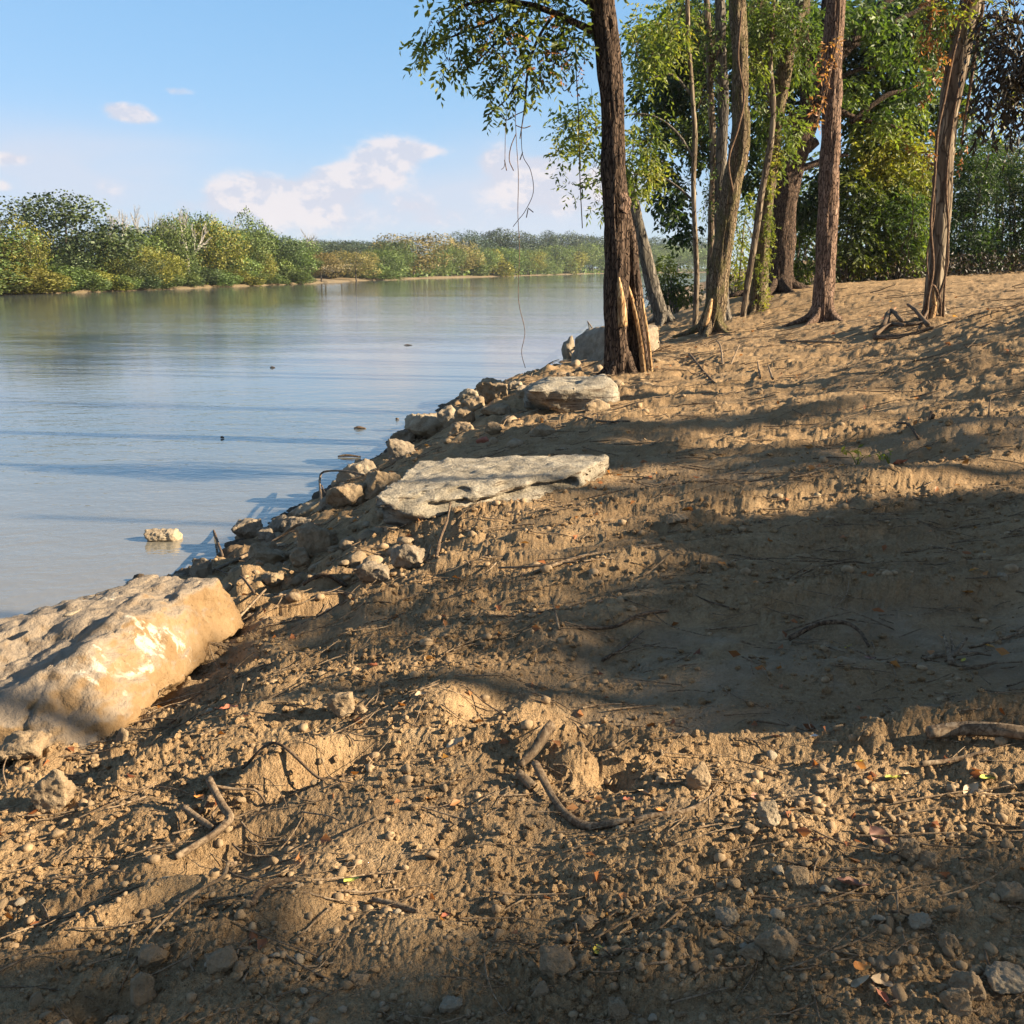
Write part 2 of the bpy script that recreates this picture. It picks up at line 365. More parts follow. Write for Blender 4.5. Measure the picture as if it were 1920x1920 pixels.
# ------------------------------------------------------------------ materials
def nmat(name):
    m = bpy.data.materials.new(name); m.use_nodes = True; nt = m.node_tree; nt.nodes.clear()
    out = nt.nodes.new('ShaderNodeOutputMaterial'); return m, nt, out
class NB:
    def __init__(s, nt): s.nt = nt
    def n(s, t, ins=None, **k):
        x = s.nt.nodes.new(t)
        for a, b in k.items(): setattr(x, a, b)
        for a, b in (ins or {}).items(): s.set(x.inputs[a], b)
        return x
    def set(s, sock, v):
        if isinstance(v, bpy.types.NodeSocket): s.nt.links.new(v, sock)
        elif isinstance(v, tuple) and len(v) == 3 and sock.type == 'RGBA': sock.default_value = (*v, 1)
        else: sock.default_value = v
    def coord(s, kind='Object', scale=(1,1,1), loc=(0,0,0)):
        tc = s.n('ShaderNodeTexCoord'); mp = s.n('ShaderNodeMapping', {'Vector': tc.outputs[kind], 'Scale': scale, 'Location': loc}); return mp.outputs[0]
    def noise(s, vec, scale, det=4, rough=.55, dist=0):
        return s.n('ShaderNodeTexNoise', {'Vector': vec, 'Scale': scale, 'Detail': det, 'Roughness': rough, 'Distortion': dist}).outputs[0]
    def ramp(s, f, *st):
        r = s.n('ShaderNodeValToRGB', {'Fac': f}); e = r.color_ramp.elements
        while len(e) < len(st): e.new(.5)
        for i, (p, c) in enumerate(st):
            e[i].position = p; e[i].color = (*c, 1) if len(c) == 3 else c
        return r.outputs[0]
    def mr(s, f, a, b, c=0., d=1., smooth=True):
        return s.n('ShaderNodeMapRange', {0: f, 1: a, 2: b, 3: c, 4: d}, interpolation_type='SMOOTHSTEP' if smooth else 'LINEAR').outputs[0]
    def mix(s, f, a, b, mode='MIX'):
        x = s.n('ShaderNodeMix', data_type='RGBA', blend_type=mode); s.set(x.inputs[0], f); s.set(x.inputs[6], a); s.set(x.inputs[7], b); return x.outputs[2]
    def math(s, op, a, b=0., clamp=False):
        x = s.n('ShaderNodeMath', operation=op); x.use_clamp = clamp; s.set(x.inputs[0], a); s.set(x.inputs[1], b); return x.outputs[0]
    def bump(s, h, strength, dist, nrm=None):
        x = s.n('ShaderNodeBump', {'Height': h, 'Strength': strength, 'Distance': dist})
        if nrm: s.set(x.inputs['Normal'], nrm)
        return x.outputs[0]
    def bsdf(s, out, col, rough=.9, nrm=None, spec=.25, **k):
        p = s.n('ShaderNodeBsdfPrincipled', {'Base Color': col, 'Roughness': rough, 'Specular IOR Level': spec})
        if nrm: s.set(p.inputs['Normal'], nrm)
        s.nt.links.new(p.outputs[0], out.inputs[0]); return p

def soil_mat():
    m, nt, out = nmat('soil'); b = NB(nt); v = b.coord('Object')
    big = b.noise(v, .9, 5, .6); mid = b.noise(v, 6, 6, .65); fine = b.noise(v, 55, 5, .7); vfine = b.noise(v, 220, 3, .7)
    c = b.ramp(mid, (.30, (.21,.13,.065)), (.5, (.315,.203,.104)), (.70, (.435,.295,.16)))
    mid2 = b.noise(b.coord('Object', (.6,2.2,1)), 1.6, 7, .7); c = b.mix(b.mr(mid2, .30, .58, .25, 1.0), (.165,.098,.048), c)
    c = b.mix(b.mr(b.noise(b.coord('Object', (1,1.8,1)), 3.4, 8, .78), .52, .36, 0, .6), c, (.15,.09,.045))
    c = b.mix(b.mr(b.noise(b.coord('Object', (3.2,13,3)), 1.0, 6, .72, .8), .56, .66, 0, .5), c, (.12,.07,.035))
    c = b.mix(b.mr(b.noise(b.coord('Object', (4,9,3), (7,3,1)), 1.3, 6, .75, .5), .60, .70, 0, .45), c, (.50,.36,.21))
    c = b.mix(b.mr(b.noise(v, 17, 5, .75), .56, .40, 0, .38), c, (.17,.11,.058))
    c = b.mix(b.mr(big, .42, .66), c, (.24,.148,.073))
    c = b.mix(b.mr(fine, .35, .7, 0, .5), c, (.42,.285,.155))
    c = b.mix(b.mr(vfine, .62, .78, 0, .5), c, (.46,.36,.235))
    c = b.mix(b.mr(vfine, .40, .26, 0, .5), c, (.11,.075,.045))
    at = b.n('ShaderNodeAttribute', attribute_name='pressed').outputs['Fac']
    clay = b.mix(b.mr(mid, .3, .7), (.235,.165,.10), (.34,.25,.16))
    c = b.mix(b.math('MULTIPLY', at, b.mr(b.noise(v, 3.3, 4, .6), .40, .62, .1, .85)), c, clay)
    wet = b.n('ShaderNodeAttribute', attribute_name='wet').outputs['Fac']
    c = b.mix(wet, c, (.085,.06,.04))
    h = b.math('ADD', b.math('MULTIPLY', fine, .6), b.math('MULTIPLY', vfine, .35))
    vo = b.n('ShaderNodeTexVoronoi', {'Vector': v, 'Scale': 75.0, 'Randomness': 1.0}, feature='SMOOTH_F1')
    vo2 = b.n('ShaderNodeTexVoronoi', {'Vector': v, 'Scale': 170.0, 'Randomness': 1.0}, feature='F1')
    h = b.math('SUBTRACT', h, b.math('MULTIPLY', vo.outputs['Distance'], b.mr(b.noise(v, 5, 3), .4, .62, .1, 1.1)))
    h = b.math('SUBTRACT', h, b.math('MULTIPLY', vo2.outputs['Distance'], .45))
    n1 = b.bump(h, 1.0, .009)
    n2 = b.bump(b.noise(v, 14, 6, .72), 1.0, .018, n1)
    b.bsdf(out, c, .95, n2, .12); return m
M = {}
M['soil'] = soil_mat()

def bark_mat(name, c1, c2, c3, vs=26, moss=None, bumpd=.02, st=.13):
    m, nt, out = nmat(name); b = NB(nt)
    v = b.coord('Object', (vs, vs, vs*st)); v2 = b.coord('Object', (3,3,1.2))
    n = b.noise(v, 1.0, 4, .6, .8); c = b.ramp(n, (.38, c1), (.5, c2), (.64, c3))
    c = b.mix(b.mr(b.noise(v2, 1.0, 4, .6), .35, .7, 0, .55), c, tuple(.62*x for x in c2))
    if st < .5:
        vc = b.n('ShaderNodeTexVoronoi', {'Vector': b.n('ShaderNodeVectorMath', {0: b.coord('Object', (vs*.9, vs*.9, vs*.2)), 1: b.n('ShaderNodeTexNoise', {'Vector': v2, 'Scale': 2.5, 'Detail': 3.0}).outputs[1]}, operation='ADD').outputs[0], 'Scale': 1.0}, feature='DISTANCE_TO_EDGE').outputs[0]
        ck = b.mr(vc, .0, .12); c = b.mix(ck, tuple(.8*x for x in c1), c); n = b.math('ADD', n, b.math('MULTIPLY', ck, .9))
    if moss: c = b.mix(b.mr(b.noise(v2, 1.7, 5, .65), .45, .62, 0, .75), c, moss)
    b.bsdf(out, c, .92, b.bump(n, 1.0, bumpd), .15); return m
M['bark'] = bark_mat('furrowed_bark', (.022,.014,.010), (.09,.058,.040), (.21,.14,.095), 34, bumpd=.03)
M['bark_red'] = bark_mat('reddish_bark', (.07,.042,.03), (.21,.13,.088), (.36,.24,.17), 30, bumpd=.03)
M['bark_mossy'] = bark_mat('mossy_bark', (.06,.042,.025), (.17,.12,.072), (.30,.22,.135), 30, moss=(.11,.095,.035), bumpd=.03)
M['bark_pale'] = bark_mat('pale_bark', (.075,.052,.034), (.17,.125,.083), (.33,.265,.185), 9, bumpd=.012)
M['bark_grey'] = bark_mat('grey_bark', (.06,.05,.04), (.13,.11,.085), (.24,.20,.16), 12)
M['wood'] = bark_mat('torn_wood', (.20,.10,.045), (.42,.26,.12), (.60,.43,.24), 30, bumpd=.008)
M['dead'] = bark_mat('weathered_stick', (.08,.05,.03), (.19,.13,.08), (.32,.235,.15), 60, bumpd=.003, st=.8)
M['dead_dark'] = bark_mat('dark_root', (.045,.028,.018), (.11,.072,.045), (.20,.14,.09), 60, bumpd=.003, st=.8)
M['vine'] = bark_mat('vine_bark', (.06,.035,.022), (.15,.09,.055), (.26,.17,.11), 60, bumpd=.003)
M['bare'] = bark_mat('bare_wood', (.22,.20,.17), (.33,.30,.26), (.45,.42,.37), 5)

def leaf_mat(name, ca, cb, cc, trans=.38, island=True, obj=.35):
    m, nt, out = nmat(name); b = NB(nt)
    r = b.n('ShaderNodeNewGeometry').outputs['Random Per Island']
    v = b.coord('Object'); nz = b.noise(v, .55, 3, .5)
    f = b.math('ADD', b.math('MULTIPLY', r, .45), b.math('MULTIPLY', b.mr(nz, .3, .7), .55))
    c = b.ramp(f, (.15, ca), (.5, cb), (.88, cc))
    oi = b.n('ShaderNodeObjectInfo').outputs['Random']
    c = b.n('ShaderNodeHueSaturation', {'Hue': b.mr(oi, 0, 1, .485, .512, False), 'Value': b.mr(oi, 0, 1, 1-obj*.5, 1+obj*.5, False), 'Color': c}).outputs[0]
    p = b.n('ShaderNodeBsdfPrincipled', {'Base Color': c, 'Roughness': .5, 'Specular IOR Level': .3})
    t = b.n('ShaderNodeBsdfTranslucent', {'Color': b.mix(1.0, c, (1.6,1.7,.8), 'MULTIPLY')})
    x = b.n('ShaderNodeMixShader', {0: trans, 1: p.outputs[0], 2: t.outputs[0]})
    nt.links.new(x.outputs[0], out.inputs[0]); return m
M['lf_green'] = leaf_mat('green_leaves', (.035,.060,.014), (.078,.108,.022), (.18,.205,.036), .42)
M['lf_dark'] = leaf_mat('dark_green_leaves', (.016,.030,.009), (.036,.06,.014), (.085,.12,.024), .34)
M['lf_shade'] = leaf_mat('shade_tree_leaves', (.06,.055,.025), (.09,.08,.035), (.13,.11,.045), .15)
M['lf_light'] = leaf_mat('light_green_leaves', (.055,.08,.018), (.115,.14,.028), (.24,.245,.045), .45)
M['lf_yellow'] = leaf_mat('yellow_green_leaves', (.09,.12,.02), (.19,.21,.032), (.36,.31,.045), .42)
M['lf_olive'] = leaf_mat('olive_leaves', (.04,.052,.02), (.08,.09,.035), (.15,.14,.05), .35)
M['lf_dry'] = leaf_mat('dry_orange_leaves', (.16,.055,.02), (.33,.13,.045), (.46,.24,.09), .35)
M['lf_brown'] = leaf_mat('withered_brown_leaves', (.018,.013,.008), (.035,.026,.016), (.07,.05,.03), .08, obj=.1)
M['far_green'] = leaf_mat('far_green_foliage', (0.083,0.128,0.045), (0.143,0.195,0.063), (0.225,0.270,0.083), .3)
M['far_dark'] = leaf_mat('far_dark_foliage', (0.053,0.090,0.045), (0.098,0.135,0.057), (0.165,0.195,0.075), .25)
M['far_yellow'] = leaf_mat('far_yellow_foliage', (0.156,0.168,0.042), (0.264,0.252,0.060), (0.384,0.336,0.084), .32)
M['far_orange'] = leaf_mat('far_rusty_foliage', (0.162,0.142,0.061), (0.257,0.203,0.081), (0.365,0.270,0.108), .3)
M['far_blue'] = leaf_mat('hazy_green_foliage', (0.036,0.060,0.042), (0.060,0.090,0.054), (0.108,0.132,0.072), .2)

def rock_mat(name, c1, c2, c3, splash=None, scale=4.0, stain=None, bumps=.02, beds=False):
    m, nt, out = nmat(name); b = NB(nt); v = b.coord('Object')
    n = b.noise(v, scale, 8, .62, .3); n2 = b.noise(v, scale*9, 5, .7)
    c = b.ramp(n, (.32, c1), (.5, c2), (.7, c3))
    c = b.mix(b.mr(n2, .35, .7, 0, .4), c, c3)
    c = b.mix(b.mr(n2, .42, .30, 0, .5), c, tuple(.5*q for q in c1))
    if stain:
        g = b.n('ShaderNodeNewGeometry').outputs['Normal']; z = b.n('ShaderNodeSeparateXYZ', {0: g}).outputs[2]
        c = b.mix(b.math('MULTIPLY', b.mr(b.math('ADD', z, b.math('MULTIPLY', b.noise(v, scale*1.3, 5, .6), .9)), 1.0, 1.4), .85), c, stain)
    if beds:
        nz = b.math('ABSOLUTE', b.n('ShaderNodeSeparateXYZ', {0: b.n('ShaderNodeNewGeometry').outputs['True Normal']}).outputs[2])
        lay = b.noise(b.coord('Object', (2.2,2.2,26)), 1.0, 6, .7, .6)
        c = b.mix(b.math('MULTIPLY', b.mr(nz, .85, .55), b.mr(lay, .50, .60, 0, .85)), c, (.075,.045,.025))
        n = b.math('ADD', n, b.math('MULTIPLY', lay, .6))
    if splash:
        w = b.coord('Object', (1, 1, .55))
        s = b.math('MULTIPLY', b.mr(b.noise(w, scale*.9, 4, .6, .5),   .625, .675), b.mr(b.noise(v, scale*6, 6, .75), .44, .55))
        c = b.mix(b.math('MULTIPLY', s, .9), c, splash)
    h = b.math('ADD', n, b.math('MULTIPLY', n2, .35))
    b.bsdf(out, c, .9, b.bump(h, 1.0, bumps), .2); return m
M['boulder'] = rock_mat('ochre_stained_boulder', (.12,.068,.03), (.20,.122,.056), (.27,.18,.098), (.46,.40,.31), 3.0, stain=(.26,.205,.15), bumps=.05)
M['slab'] = rock_mat('pale_limestone', (.14,.115,.08), (.27,.225,.165), (.42,.36,.27), None, 6.0, bumps=.06, beds=True)
M['rock_grey'] = rock_mat('grey_rock', (.12,.09,.06), (.21,.16,.11), (.32,.255,.18), None, 6.0, bumps=.04)
M['rock_tan'] = rock_mat('tan_rock', (.15,.10,.056), (.245,.17,.10), (.34,.25,.155), None, 7.0, bumps=.03)
M['rock_pale'] = rock_mat('pale_rock', (.17,.12,.075), (.27,.205,.135), (.38,.31,.215), None, 7.0)
M['pebble'] = rock_mat('pebble', (.17,.11,.06), (.27,.18,.10), (.36,.26,.155), None, 30.0, bumps=.003)
M['pebble_pale'] = rock_mat('pale_pebble', (.23,.175,.115), (.34,.27,.185), (.43,.35,.25), None, 30.0, bumps=.003)

def water_mat():
    m, nt, out = nmat('river_water'); b = NB(nt)
    v = b.coord('Object', (1, 1, 1)); vx = b.coord('Object', (.55, 1.0, 1))
    a = b.noise(vx, 2.6, 4, .55, .35); c = b.noise(vx, .55, 3, .5, .2); d = b.noise(v, 9.0, 2, .5)
    gust = b.mr(b.noise(b.coord('Object', (.02,.05,1)), 1.0, 3, .6), .35, .65, .45, 1.25)
    h = b.math('ADD', b.math('MULTIPLY', a, .5), b.math('ADD', b.math('MULTIPLY', c, .75), b.math('MULTIPLY', d, .16)))
    h = b.math('MULTIPLY', h, gust)
    nr = b.bump(h, 1.0, .026)
    murk = b.mix(b.mr(b.noise(v, .25, 3, .5), .3, .7), (.085,.095,.09), (.11,.118,.105))
    # shallow silty margin along the near bank
    pos = b.n('ShaderNodeSeparateXYZ', {0: v}); dist = b.math('ADD', b.math('MULTIPLY', pos.outputs[1], 1.0), b.math('MULTIPLY', pos.outputs[0], -.35))
    dist = b.math('ADD', dist, b.math('MULTIPLY', b.noise(v, .35, 4, .6), 5.0))
    murk = b.mix(b.mr(dist, 11, 24, 1., 0.), murk, (.185,.16,.12))
    p = b.n('ShaderNodeBsdfPrincipled', {'Base Color': murk, 'Roughness': .05, 'IOR': 1.7, 'Specular IOR Level': .5, 'Normal': nr})
    nt.links.new(p.outputs[0], out.inputs[0]); return m
M['water'] = water_mat()
def plain(name, c, rough=.8, var=.3, scale=20):
    m, nt, out = nmat(name); b = NB(nt); v = b.coord('Object'); n = b.noise(v, scale, 5, .6)
    b.bsdf(out, b.mix(n, tuple(x*(1-var) for x in c), tuple(min(1, x*(1+var)) for x in c)), rough, b.bump(n, .6, .01)); return m
M['bank'] = plain('far_bank_soil', (.17,.125,.07), .95, .35, 1.2)
M['field'] = plain('dry_field', (.42,.32,.17), .95, .25, .3)
M['grass'] = plain('mown_grass', (.16,.20,.05), .95, .3, 1.0)

# ------------------------------------------------------------------ ground sheet (polar grid, finer near the viewpoint)
for (px, py, z, r, h) in [(1160,715,-.1,.42,.10),(1195,692,-.1,.35,.08),(1335,620,.05,.6,.10),(1541,602,.35,.6,.10),(1748,610,.6,.5,.10)]:
    p = at_z(px, py, z); TREEPOS.append((p[0], p[1], r, h))
def build_ground():
    rr = [0.0, .4, .8, 1.1, 1.35]
    r = 1.45
    H = 1.6
    while r < 64:
        rr.append(r); step = (r*r+H*H)/(H*1024)*1.58     # about one row per picture row on level ground
        r += min(step, .012 + .0042*r if r < 20 else .0065*r)
    while r < 180: rr.append(r); r *= 1.06
    rr = np.array(rr)
    a = np.r_[np.arange(-180, -46, 3.0), np.arange(-46, -33, .5), np.arange(-32, 32, .072), np.arange(33, 46, .5), np.arange(46, 180, 3.0)]
    a = np.radians(a); na, nr = len(a), len(rr)
    X = rr[:,None]*np.sin(a)[None]; Y = rr[:,None]*np.cos(a)[None]
    z, cp, b = ground_z(X.ravel(), Y.ravel(), True)
    Z = z.reshape(nr, na)                       # slumped: very steep cells relax a little
    for _ in range(2):
        up = np.roll(Z, -1, 0); dn = np.roll(Z, 1, 0); up[-1] = Z[-1]; dn[0] = Z[0]
        g = np.abs(up-dn)/np.maximum(np.gradient(rr)*2, 1e-3)[:,None]; k = np.clip((g-.7)*.8, 0, .5)*(rr > 1.5)[:,None]
        Z = Z*(1-k)+k*.5*(up+dn)
    z = Z.ravel()
    # coarse cells keep to the plain slope
    V = np.stack([X.ravel(), Y.ravel(), z], -1)
    i = np.arange(nr-1)[:,None]*na; j = np.arange(na)[None]; k = (j+1) % na
    Fc = np.stack([i+j, i+k, i+na+k, i+na+j], -1).reshape(-1, 4)
    # drop river-bed cells far under water
    keep = (z[Fc].max(1) > WATER-.5)
    Fc = Fc[keep]
    used = np.unique(Fc); mp = np.full(len(V), -1); mp[used] = np.arange(len(used)); V = V[used]; Fc = mp[Fc]; cp = cp[used]; bz = z[used]
    o = mk('ground', V, Fc, M['soil'])
    at = o.data.attributes.new('pressed', 'FLOAT', 'POINT'); at.data.foreach_set('value', cp.astype(np.float32))
    wet = 1-sstep(WATER+.06, WATER+.30, bz + .05*fbm2(V[:,0]*3, V[:,1]*3, 2, 91))
    at = o.data.attributes.new('wet', 'FLOAT', 'POINT'); at.data.foreach_set('value', wet.astype(np.float32))
    tag(o, kind='structure'); print('ground quads', len(Fc)); return o
GROUND = build_ground()
# river
w = mk('river_water', [(-900,-250,WATER),(900,-250,WATER),(900,1600,WATER),(-900,1600,WATER)], [(0,1,2,3)], M['water'], smooth=False)
tag(w, kind='structure')

# ------------------------------------------------------------------ far bank
FB = np.array([at_z(a, b, WATER)[:2] for a, b in [(-1500,640),(-700,590),(-300,566),(0,553),(250,545),(500,535),(620,530),(720,525),(960,518),(1130,513),(1250,511.5),(1400,510.3)]])
FB = np.vstack([FB, [[180,900],[400,1200]]])
def fb_at(px):
    """far-bank shoreline point in the direction of a photo column"""
    u = (px-960)/F
    q = FB[:,0]/FB[:,1]/1.0
    dirs = FB[:,0]/np.maximum(FB[:,1],1)
    tgt = ray(px, 520); t = tgt[0]/tgt[1]
    y = np.interp(t, dirs[2:], FB[2:,1]); return np.array([t*y, y])
def build_far():
    n = 500; S = catmull(FB, n); T = np.gradient(S, axis=0); T /= np.linalg.norm(T, axis=1, keepdims=True)
    Nn = np.stack([-T[:,1], T[:,0]], -1)         # away from the river (to the left)
    off = [-4, 0, .6, 1.2, 2.5, 8, 30, 120, 600]; hz = [-1.2, -.05, .12, .24, .32, .6, 1.2, 2.0, 2.8]
    V = []
    s = np.arange(n)*1.0
    for o_, h in zip(off, hz):
        wob = .8*noise2(s*.11, s*0+.3, 3) + .6*noise2(s*.5, s*0+.3, 4)
        p = S + Nn*(o_+wob*(1 if o_ < 20 else 0))[:,None]
        V.append(np.column_stack([p, WATER+h+.25*noise2(s*.3, s*0+o_, 6)*(o_ > 0)]))
    V = np.concatenate(V); m = len(off)
    i = np.arange(m-1)[:,None]*n; j = np.arange(n-1)[None]
    Fc = np.stack([i+j, i+j+n, i+j+n+1, i+j+1], -1).reshape(-1, 4)[:, ::-1]
    tag(mk('far_bank', V, Fc, M['bank']), kind='structure')
    # tan stubble field seen through the gap
    a, b_ = fb_at(560), fb_at(745)
    V = []
    for p in (a, b_):
        d = p/np.linalg.norm(p)
        V += [(*(p+d*12), 1.35), (*(p+d*60), 2.1), (*(p+d*160), 3.4)]
    tag(mk('stubble_field', V, [(0,3,4,1),(1,4,5,2)], M['field'], smooth=False), kind='structure')
build_far()

# ------------------------------------------------------------------ foliage helpers
def unit(v): return v/(np.linalg.norm(v, axis=-1, keepdims=True)+1e-9)
def leaf_cards(P, L, rng, droop=.35, w=.5, fold=.12, A=None):
    n = len(P); A = rng.normal(size=(n,3)) if A is None else A
    A = unit(A + np.array([0,0,-droop])*1.2)
    S = unit(np.cross(A, rng.normal(size=(n,3)))); Nn = np.cross(S, A); L = np.broadcast_to(np.asarray(L, float), (n,))[:,None]
    V = np.stack([P, P+A*L*.45+S*L*w*.5+Nn*L*fold, P+A*L, P+A*L*.5-S*L*w*.5+Nn*L*fold], 1).reshape(-1, 3)
    k = np.arange(n)[:,None]*4
    return V, np.concatenate([k+[0,1,2], k+[0,2,3]])
def sprigs(P, rng, length=.32, leaf=.10, nl=8, droop=.5, D=None, w=.42, fold=.1):
    """compound leaves: leaflets in pairs along a drooping stalk"""
    n = len(P); D = rng.normal(size=(n,3))*[1,1,.5] if D is None else D
    D = unit(D + [0,0,-droop]); S = unit(np.cross(D, [0,0,1.]+.4*rng.normal(size=(n,3))))
    t = (np.arange(nl)+1.5)/(nl+.5); side = np.where(np.arange(nl) % 2 == 0, 1., -1.); side[-1] = 0
    ln = length*(.7+.6*rng.rand(n))[:,None,None]
    Q = P[:,None,:] + D[:,None,:]*t[None,:,None]*ln + np.array([0,0,-1.])*(t**2)[None,:,None]*ln*.25
    A = D[:,None,:]*.55 + S[:,None,:]*side[None,:,None] + .25*rng.normal(size=(n,nl,3)) + [0,0,-.25]
    V, Fc = leaf_cards(Q.reshape(-1,3), leaf*(.7+.6*rng.rand(n*nl)), rng, .15, w, fold, A.reshape(-1,3))
    return V, Fc
def in_ball(n, rng, surf=.5):
    d = unit(rng.normal(size=(n,3))); r = (surf+(1-surf)*rng.rand(n))[:,None]**.7; return d*r

# ------------------------------------------------------------------ far tree kit (shared meshes)
def far_crown(kind, seed, nq=6000):
    rng = np.random.RandomState(seed); P = []; ND = []
    if kind == 'round': lobes = [((0,0,.62),(.36,.36,.34))]+[((.30*math.cos(a), .30*math.sin(a), h), (.21,.21,.19)) for a, h in zip(rng.rand(9)*6.28, .3+.55*rng.rand(9))]
    elif kind == 'broad': lobes = [((.36*math.cos(a)*r, .36*math.sin(a)*r, h), (.17+.1*rng.rand(),)*2+(.13,)) for a, r, h in zip(rng.rand(16)*6.28, rng.rand(16)**.5*1.1, .32+.58*rng.rand(16))]
    elif kind == 'tall': lobes = [((.14*rng.randn(), .14*rng.randn(), h), (.26*(1.15-h)+.08,)*2+(.15,)) for h in np.linspace(.18,.92,12)]
    elif kind == 'cone': lobes = [((.09*rng.randn(), .09*rng.randn(), h), (.32*(1.05-h)+.03,)*2+(.11,)) for h in np.linspace(.10,.95,13)]
    else: lobes = [((.42*math.cos(a)*r, .42*math.sin(a)*r, .2+.45*rng.rand()), (.24,.24,.26)) for a, r in zip(rng.rand(11)*6.28, rng.rand(11))]
    wts = np.array([l[1][0]**2 for l in lobes]); wts /= wts.sum()
    for (c, r), w_ in zip(lobes, wts):
        k = int(nq*w_); d = in_ball(k, rng, .72); d += .13*rng.normal(size=d.shape)
        P.append(np.array(c)+d*np.array(r)); ND.append(unit(d/np.array(r))+[0,0,.15])
    # stray sprays that break the outline
    ix = rng.randint(0, nq//2, nq//12); P.append(np.concatenate(P)[ix]*[1.08,1.08,1.04]); ND.append(np.concatenate(ND)[ix]); ND = np.concatenate(ND)
    P = np.concatenate(P); P[:,2] = np.maximum(P[:,2], .01)
    P[:,2] /= np.percentile(P[:,2], 99.5); P[:,:2] *= .5/np.percentile(np.abs(P[:,:2]), 98); big = .027 if kind != 'shrub' else .045
    V, Fc = leaf_cards(P, big*(.6+.8*rng.rand(len(P))), rng, .2, .8, .15)
    return V, Fc, np.repeat(unit(ND+.45*rng.normal(size=ND.shape)), 4, 0)
def far_trunk(kind, seed):
    rng = np.random.RandomState(seed+50); mb = MB()
    top = {'shrub': .5}.get(kind, .8)
    mb.add(*tube([(0,0,-.04),(.01,.01,.3),(.02*rng.randn(),.02*rng.randn(),top)], [.018,.013,.004], 6, 7, cap=False))
    for k in range(7):
        a = rng.rand()*6.28; h = .2+.4*rng.rand(); l = .18+.15*rng.rand()
        mb.add(*tube([(0,0,h),(l*.5*math.cos(a),l*.5*math.sin(a),h+.12),(l*math.cos(a),l*math.sin(a),h+.28)], [.007,.005,.002], 4, 5, cap=False))
    return mb.get()
KIT = {}
for kd in ('round','broad','tall','cone','shrub'):
    for s in range(3 if kd != 'cone' else 2):
        KIT[kd, s] = (far_crown(kd, 11+s*7+len(kd)), mk('trunk', *far_trunk(kd, s), M['bark_grey'], link=False))
MESHC = {}
def far_tree(px, base_py, top_py, wpx, kind, mat, label, back=2.0, group=None, trunk=True, name=None, cat='tree'):
    p = fb_at(px); d = p/np.linalg.norm(p); p = p + d*back
    y = p[1]; zb = WATER + .28 + min(1.6, back*.015)
    top = at_y(px, top_py, y)[2]; h = max(1.0, top-zb+.2); wid = wpx/F*y*1.0
    s = random.randrange(3 if kind != 'cone' else 2)
    key = (kind, s, mat)
    if key not in MESHC: MESHC[key] = mk('crown', *KIT[kind, s][0][:2], M[mat], link=False, smooth=True, nrm=KIT[kind, s][0][2])
    nm = name or {'shrub':'riverside_bush'}.get(kind, 'riverside_tree')
    e = empty(nm, (p[0], p[1], zb-.15)); e.rotation_euler = (0,0,random.random()*6.28); sx = wid*1.38
    e.scale = (sx, sx, h)
    c = bpy.data.objects.new('crown', MESHC[key]); COL.objects.link(c); c.parent = e
    if trunk:
        t = bpy.data.objects.new('trunk', KIT[kind, s][1]); COL.objects.link(t); t.parent = e
    tag(e, label, cat, group); return e
ORD = ['','first','second','third','fourth','fifth','sixth','seventh','eighth','ninth','tenth','eleventh','twelfth','thirteenth','fourteenth','fifteenth','sixteenth','seventeenth','eighteenth','nineteenth','twentieth','twenty-first','twenty-second','twenty-third','twenty-fourth','twenty-fifth','twenty-sixth']; cnt = {}
G1, G2, G3 = 'trees on the near stretch of the far bank', 'low bushes along the far waterline', 'trees of the distant tree line'
